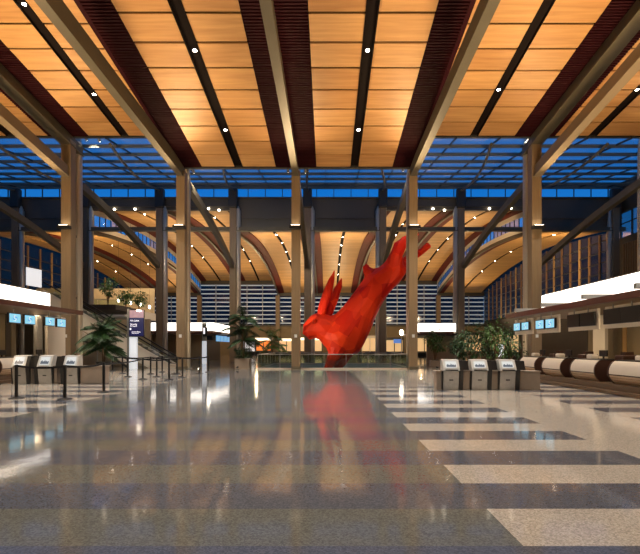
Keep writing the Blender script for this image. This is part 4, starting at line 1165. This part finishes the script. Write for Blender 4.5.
# column base glow lights (wall washers at the column feet)
for k, (x, s) in enumerate(((-18.1, 1), (-10.2, 1), (5.9, -1), (14.42, -1))):
    xx = x+s*.9; y = D1+1.0
    m = MB(); m.tube([(xx, y, 0), (xx, y, .03)], .06, 12); o = m.build('floor_uplight', 'lamp_soft', None, True)
    tag(o, 'small floor uplight at the foot of a front column, %s of four' % ORD[k], 'floor light', 'floor uplights')
    spot((xx, y, .15), (x+s*.15, D1+1.1, 4.5), 120, 60, (1,.70,.36), .7, .03, o)

# ------------------------------------------------------------------ lighting
WARM = (1,.70,.38)
# added fill: area lights without fixtures above the pods wash the front ceiling
for y, e in ((2, 300), (8, 800), (14, 1400), (20, 1900)):
    area((12.5, y, CAMH+2.95), (8.5, y, 17), e, 1.2, 4.5, WARM)
    area((-17.0, y+1, CAMH+3.25), (-12, y+1, 17), e, 1.2, 4.5, WARM)
# rear vault uplights at the second row, plus added spots near the far wall
for k, x in enumerate([-30, -22.1, -14.2, -6.2, 1.8, 10.1, 18.4, 27]):
    spot((x, D2+.8, 10.2), (x, 66, arc(False, 66)), 4300, 120, WARM, .9, .1)
    spot((x, D3-3, 7.0), (x, 76, arc(False, 76)), 2300, 120, WARM, .9, .1)
# spotlights on the column heads at the ceiling edge
for k, (px, py) in enumerate(((86,138.5),(99,139.5),(193.5,171),(288,170.5),(305.5,171),(403,169.5),(530,137),(541.5,137))):
    p = P(px, py, D1+.6); o = empty('column_spotlight', p, 'small spotlight at the column heads under the ceiling edge, %s of eight' % ORD[k], 'spotlight', 'column head spotlights')
    m = MB(); m.tube([p+Vector((0,-.16,.08)), p+Vector((0,.10,-.06))], [.08,.11], 12); m.build('housing', 'grey_metal', o, True)
    m = MB(); m.tube([p+Vector((0,.10,-.06)), p+Vector((0,.115,-.067))], .09, 12); m.build('lens', 'lamp_soft', o)
    m = MB(); m.tube([p+Vector((0,-.05,.05)), p+Vector((0,-.15,.45))], .02, 6); m.build('bracket', 'steel_dark', o)
    spot(p+Vector((0,.16,-.09)), (p.x, D2, 5 if k % 2 else 9), {0:900,1:900,3:700,4:700,5:500,6:900,7:900}.get(k, 2200), 66, (1,.84,.62), .8, .06, o)
# unseen floor spotlights, added with housings to light the rabbit
rt = P(345, 325, 36)
def floor_spot(x, y, tgt, e, size, label):
    o = empty('added_floor_spotlight', (x, y, 0), label, 'spotlight', 'spotlights on the rabbit')
    m = MB(); m.tube([(x,y,0),(x,y,.02)], .10, 12); m.build('base', 'black_metal', o)
    d = (Vector(tgt)-Vector((x,y,.16))).normalized(); c = Vector((x,y,.16))
    m = MB(); m.tube([c-d*.09, c+d*.07], [.05,.065], 12); m.build('housing', 'black_metal', o, True)
    m = MB(); m.tube([c+d*.07, c+d*.075], .05, 12); m.build('lens', 'lamp_soft', o)
    spot(c+d*.1, tgt, e, size, (1,.84,.66), .6, .03, o)
floor_spot(-6.3, 30.6, P(336, 326, 35.5), 3400, 38, 'added small black floor spotlight left of the balustrade aimed at the rabbit')
floor_spot(7.6, 30.6, P(338, 330, 35.5), 260, 60, 'added small black floor spotlight right of the balustrade aimed at the rabbit')
# low fill of the hall: row of downlights above the viewer (the same slots)
for x in (-6.2, 1.84):
    for y in (2, -3): spot((x, y, front_z(False, y)-.1), (x, y, 0), 900, 80, (1,.82,.60), .6, .12)

# ------------------------------------------------------------------ world
w = bpy.data.worlds.new('dusk'); S.world = w; w.use_nodes = True
nt = w.node_tree; nt.nodes.clear()
out = nt.nodes.new('ShaderNodeOutputWorld'); bg = nt.nodes.new('ShaderNodeBackground')
tc = nt.nodes.new('ShaderNodeTexCoord'); sp = nt.nodes.new('ShaderNodeSeparateXYZ'); nt.links.new(tc.outputs['Generated'], sp.inputs[0])
cr = nt.nodes.new('ShaderNodeValToRGB'); nt.links.new(sp.outputs[2], cr.inputs[0])
e = cr.color_ramp.elements
e[0].position = .0; e[0].color = (.10,.24,.42,1)
e[1].position = .6; e[1].color = (.014,.13,.40,1)
q = e.new(.18); q.color = (.02,.19,.55,1)
q = e.new(.33); q.color = (.006,.17,.62,1)
nt.links.new(cr.outputs[0], bg.inputs[0]); bg.inputs[1].default_value = 1.0
nt.links.new(bg.outputs[0], out.inputs[0])

# ------------------------------------------------------------------ camera
cam = bpy.data.cameras.new('camera'); co = bpy.data.objects.new('camera', cam); COL.objects.link(co)
co.location = (0, 0, CAMH); co.rotation_euler = (math.pi/2, 0, 0)
cam.sensor_fit = 'HORIZONTAL'; cam.sensor_width = 36; cam.lens = 36*F/640
cam.shift_x = -(VX-320)/640; cam.shift_y = (VY-277)/640
cam.clip_end = 400; cam.clip_start = .05
S.camera = co
S.view_settings.view_transform = 'Standard'; S.view_settings.look = 'None'; S.view_settings.gamma = 1
S.view_settings.exposure = 0.0
S.cycles.use_denoising = True
S.cycles.max_bounces = 6; S.cycles.diffuse_bounces = 3; S.cycles.glossy_bounces = 3; S.cycles.transparent_max_bounces = 12
S.cycles.sample_clamp_indirect = 4.0
S.cycles.caustics_reflective = False; S.cycles.caustics_refractive = False
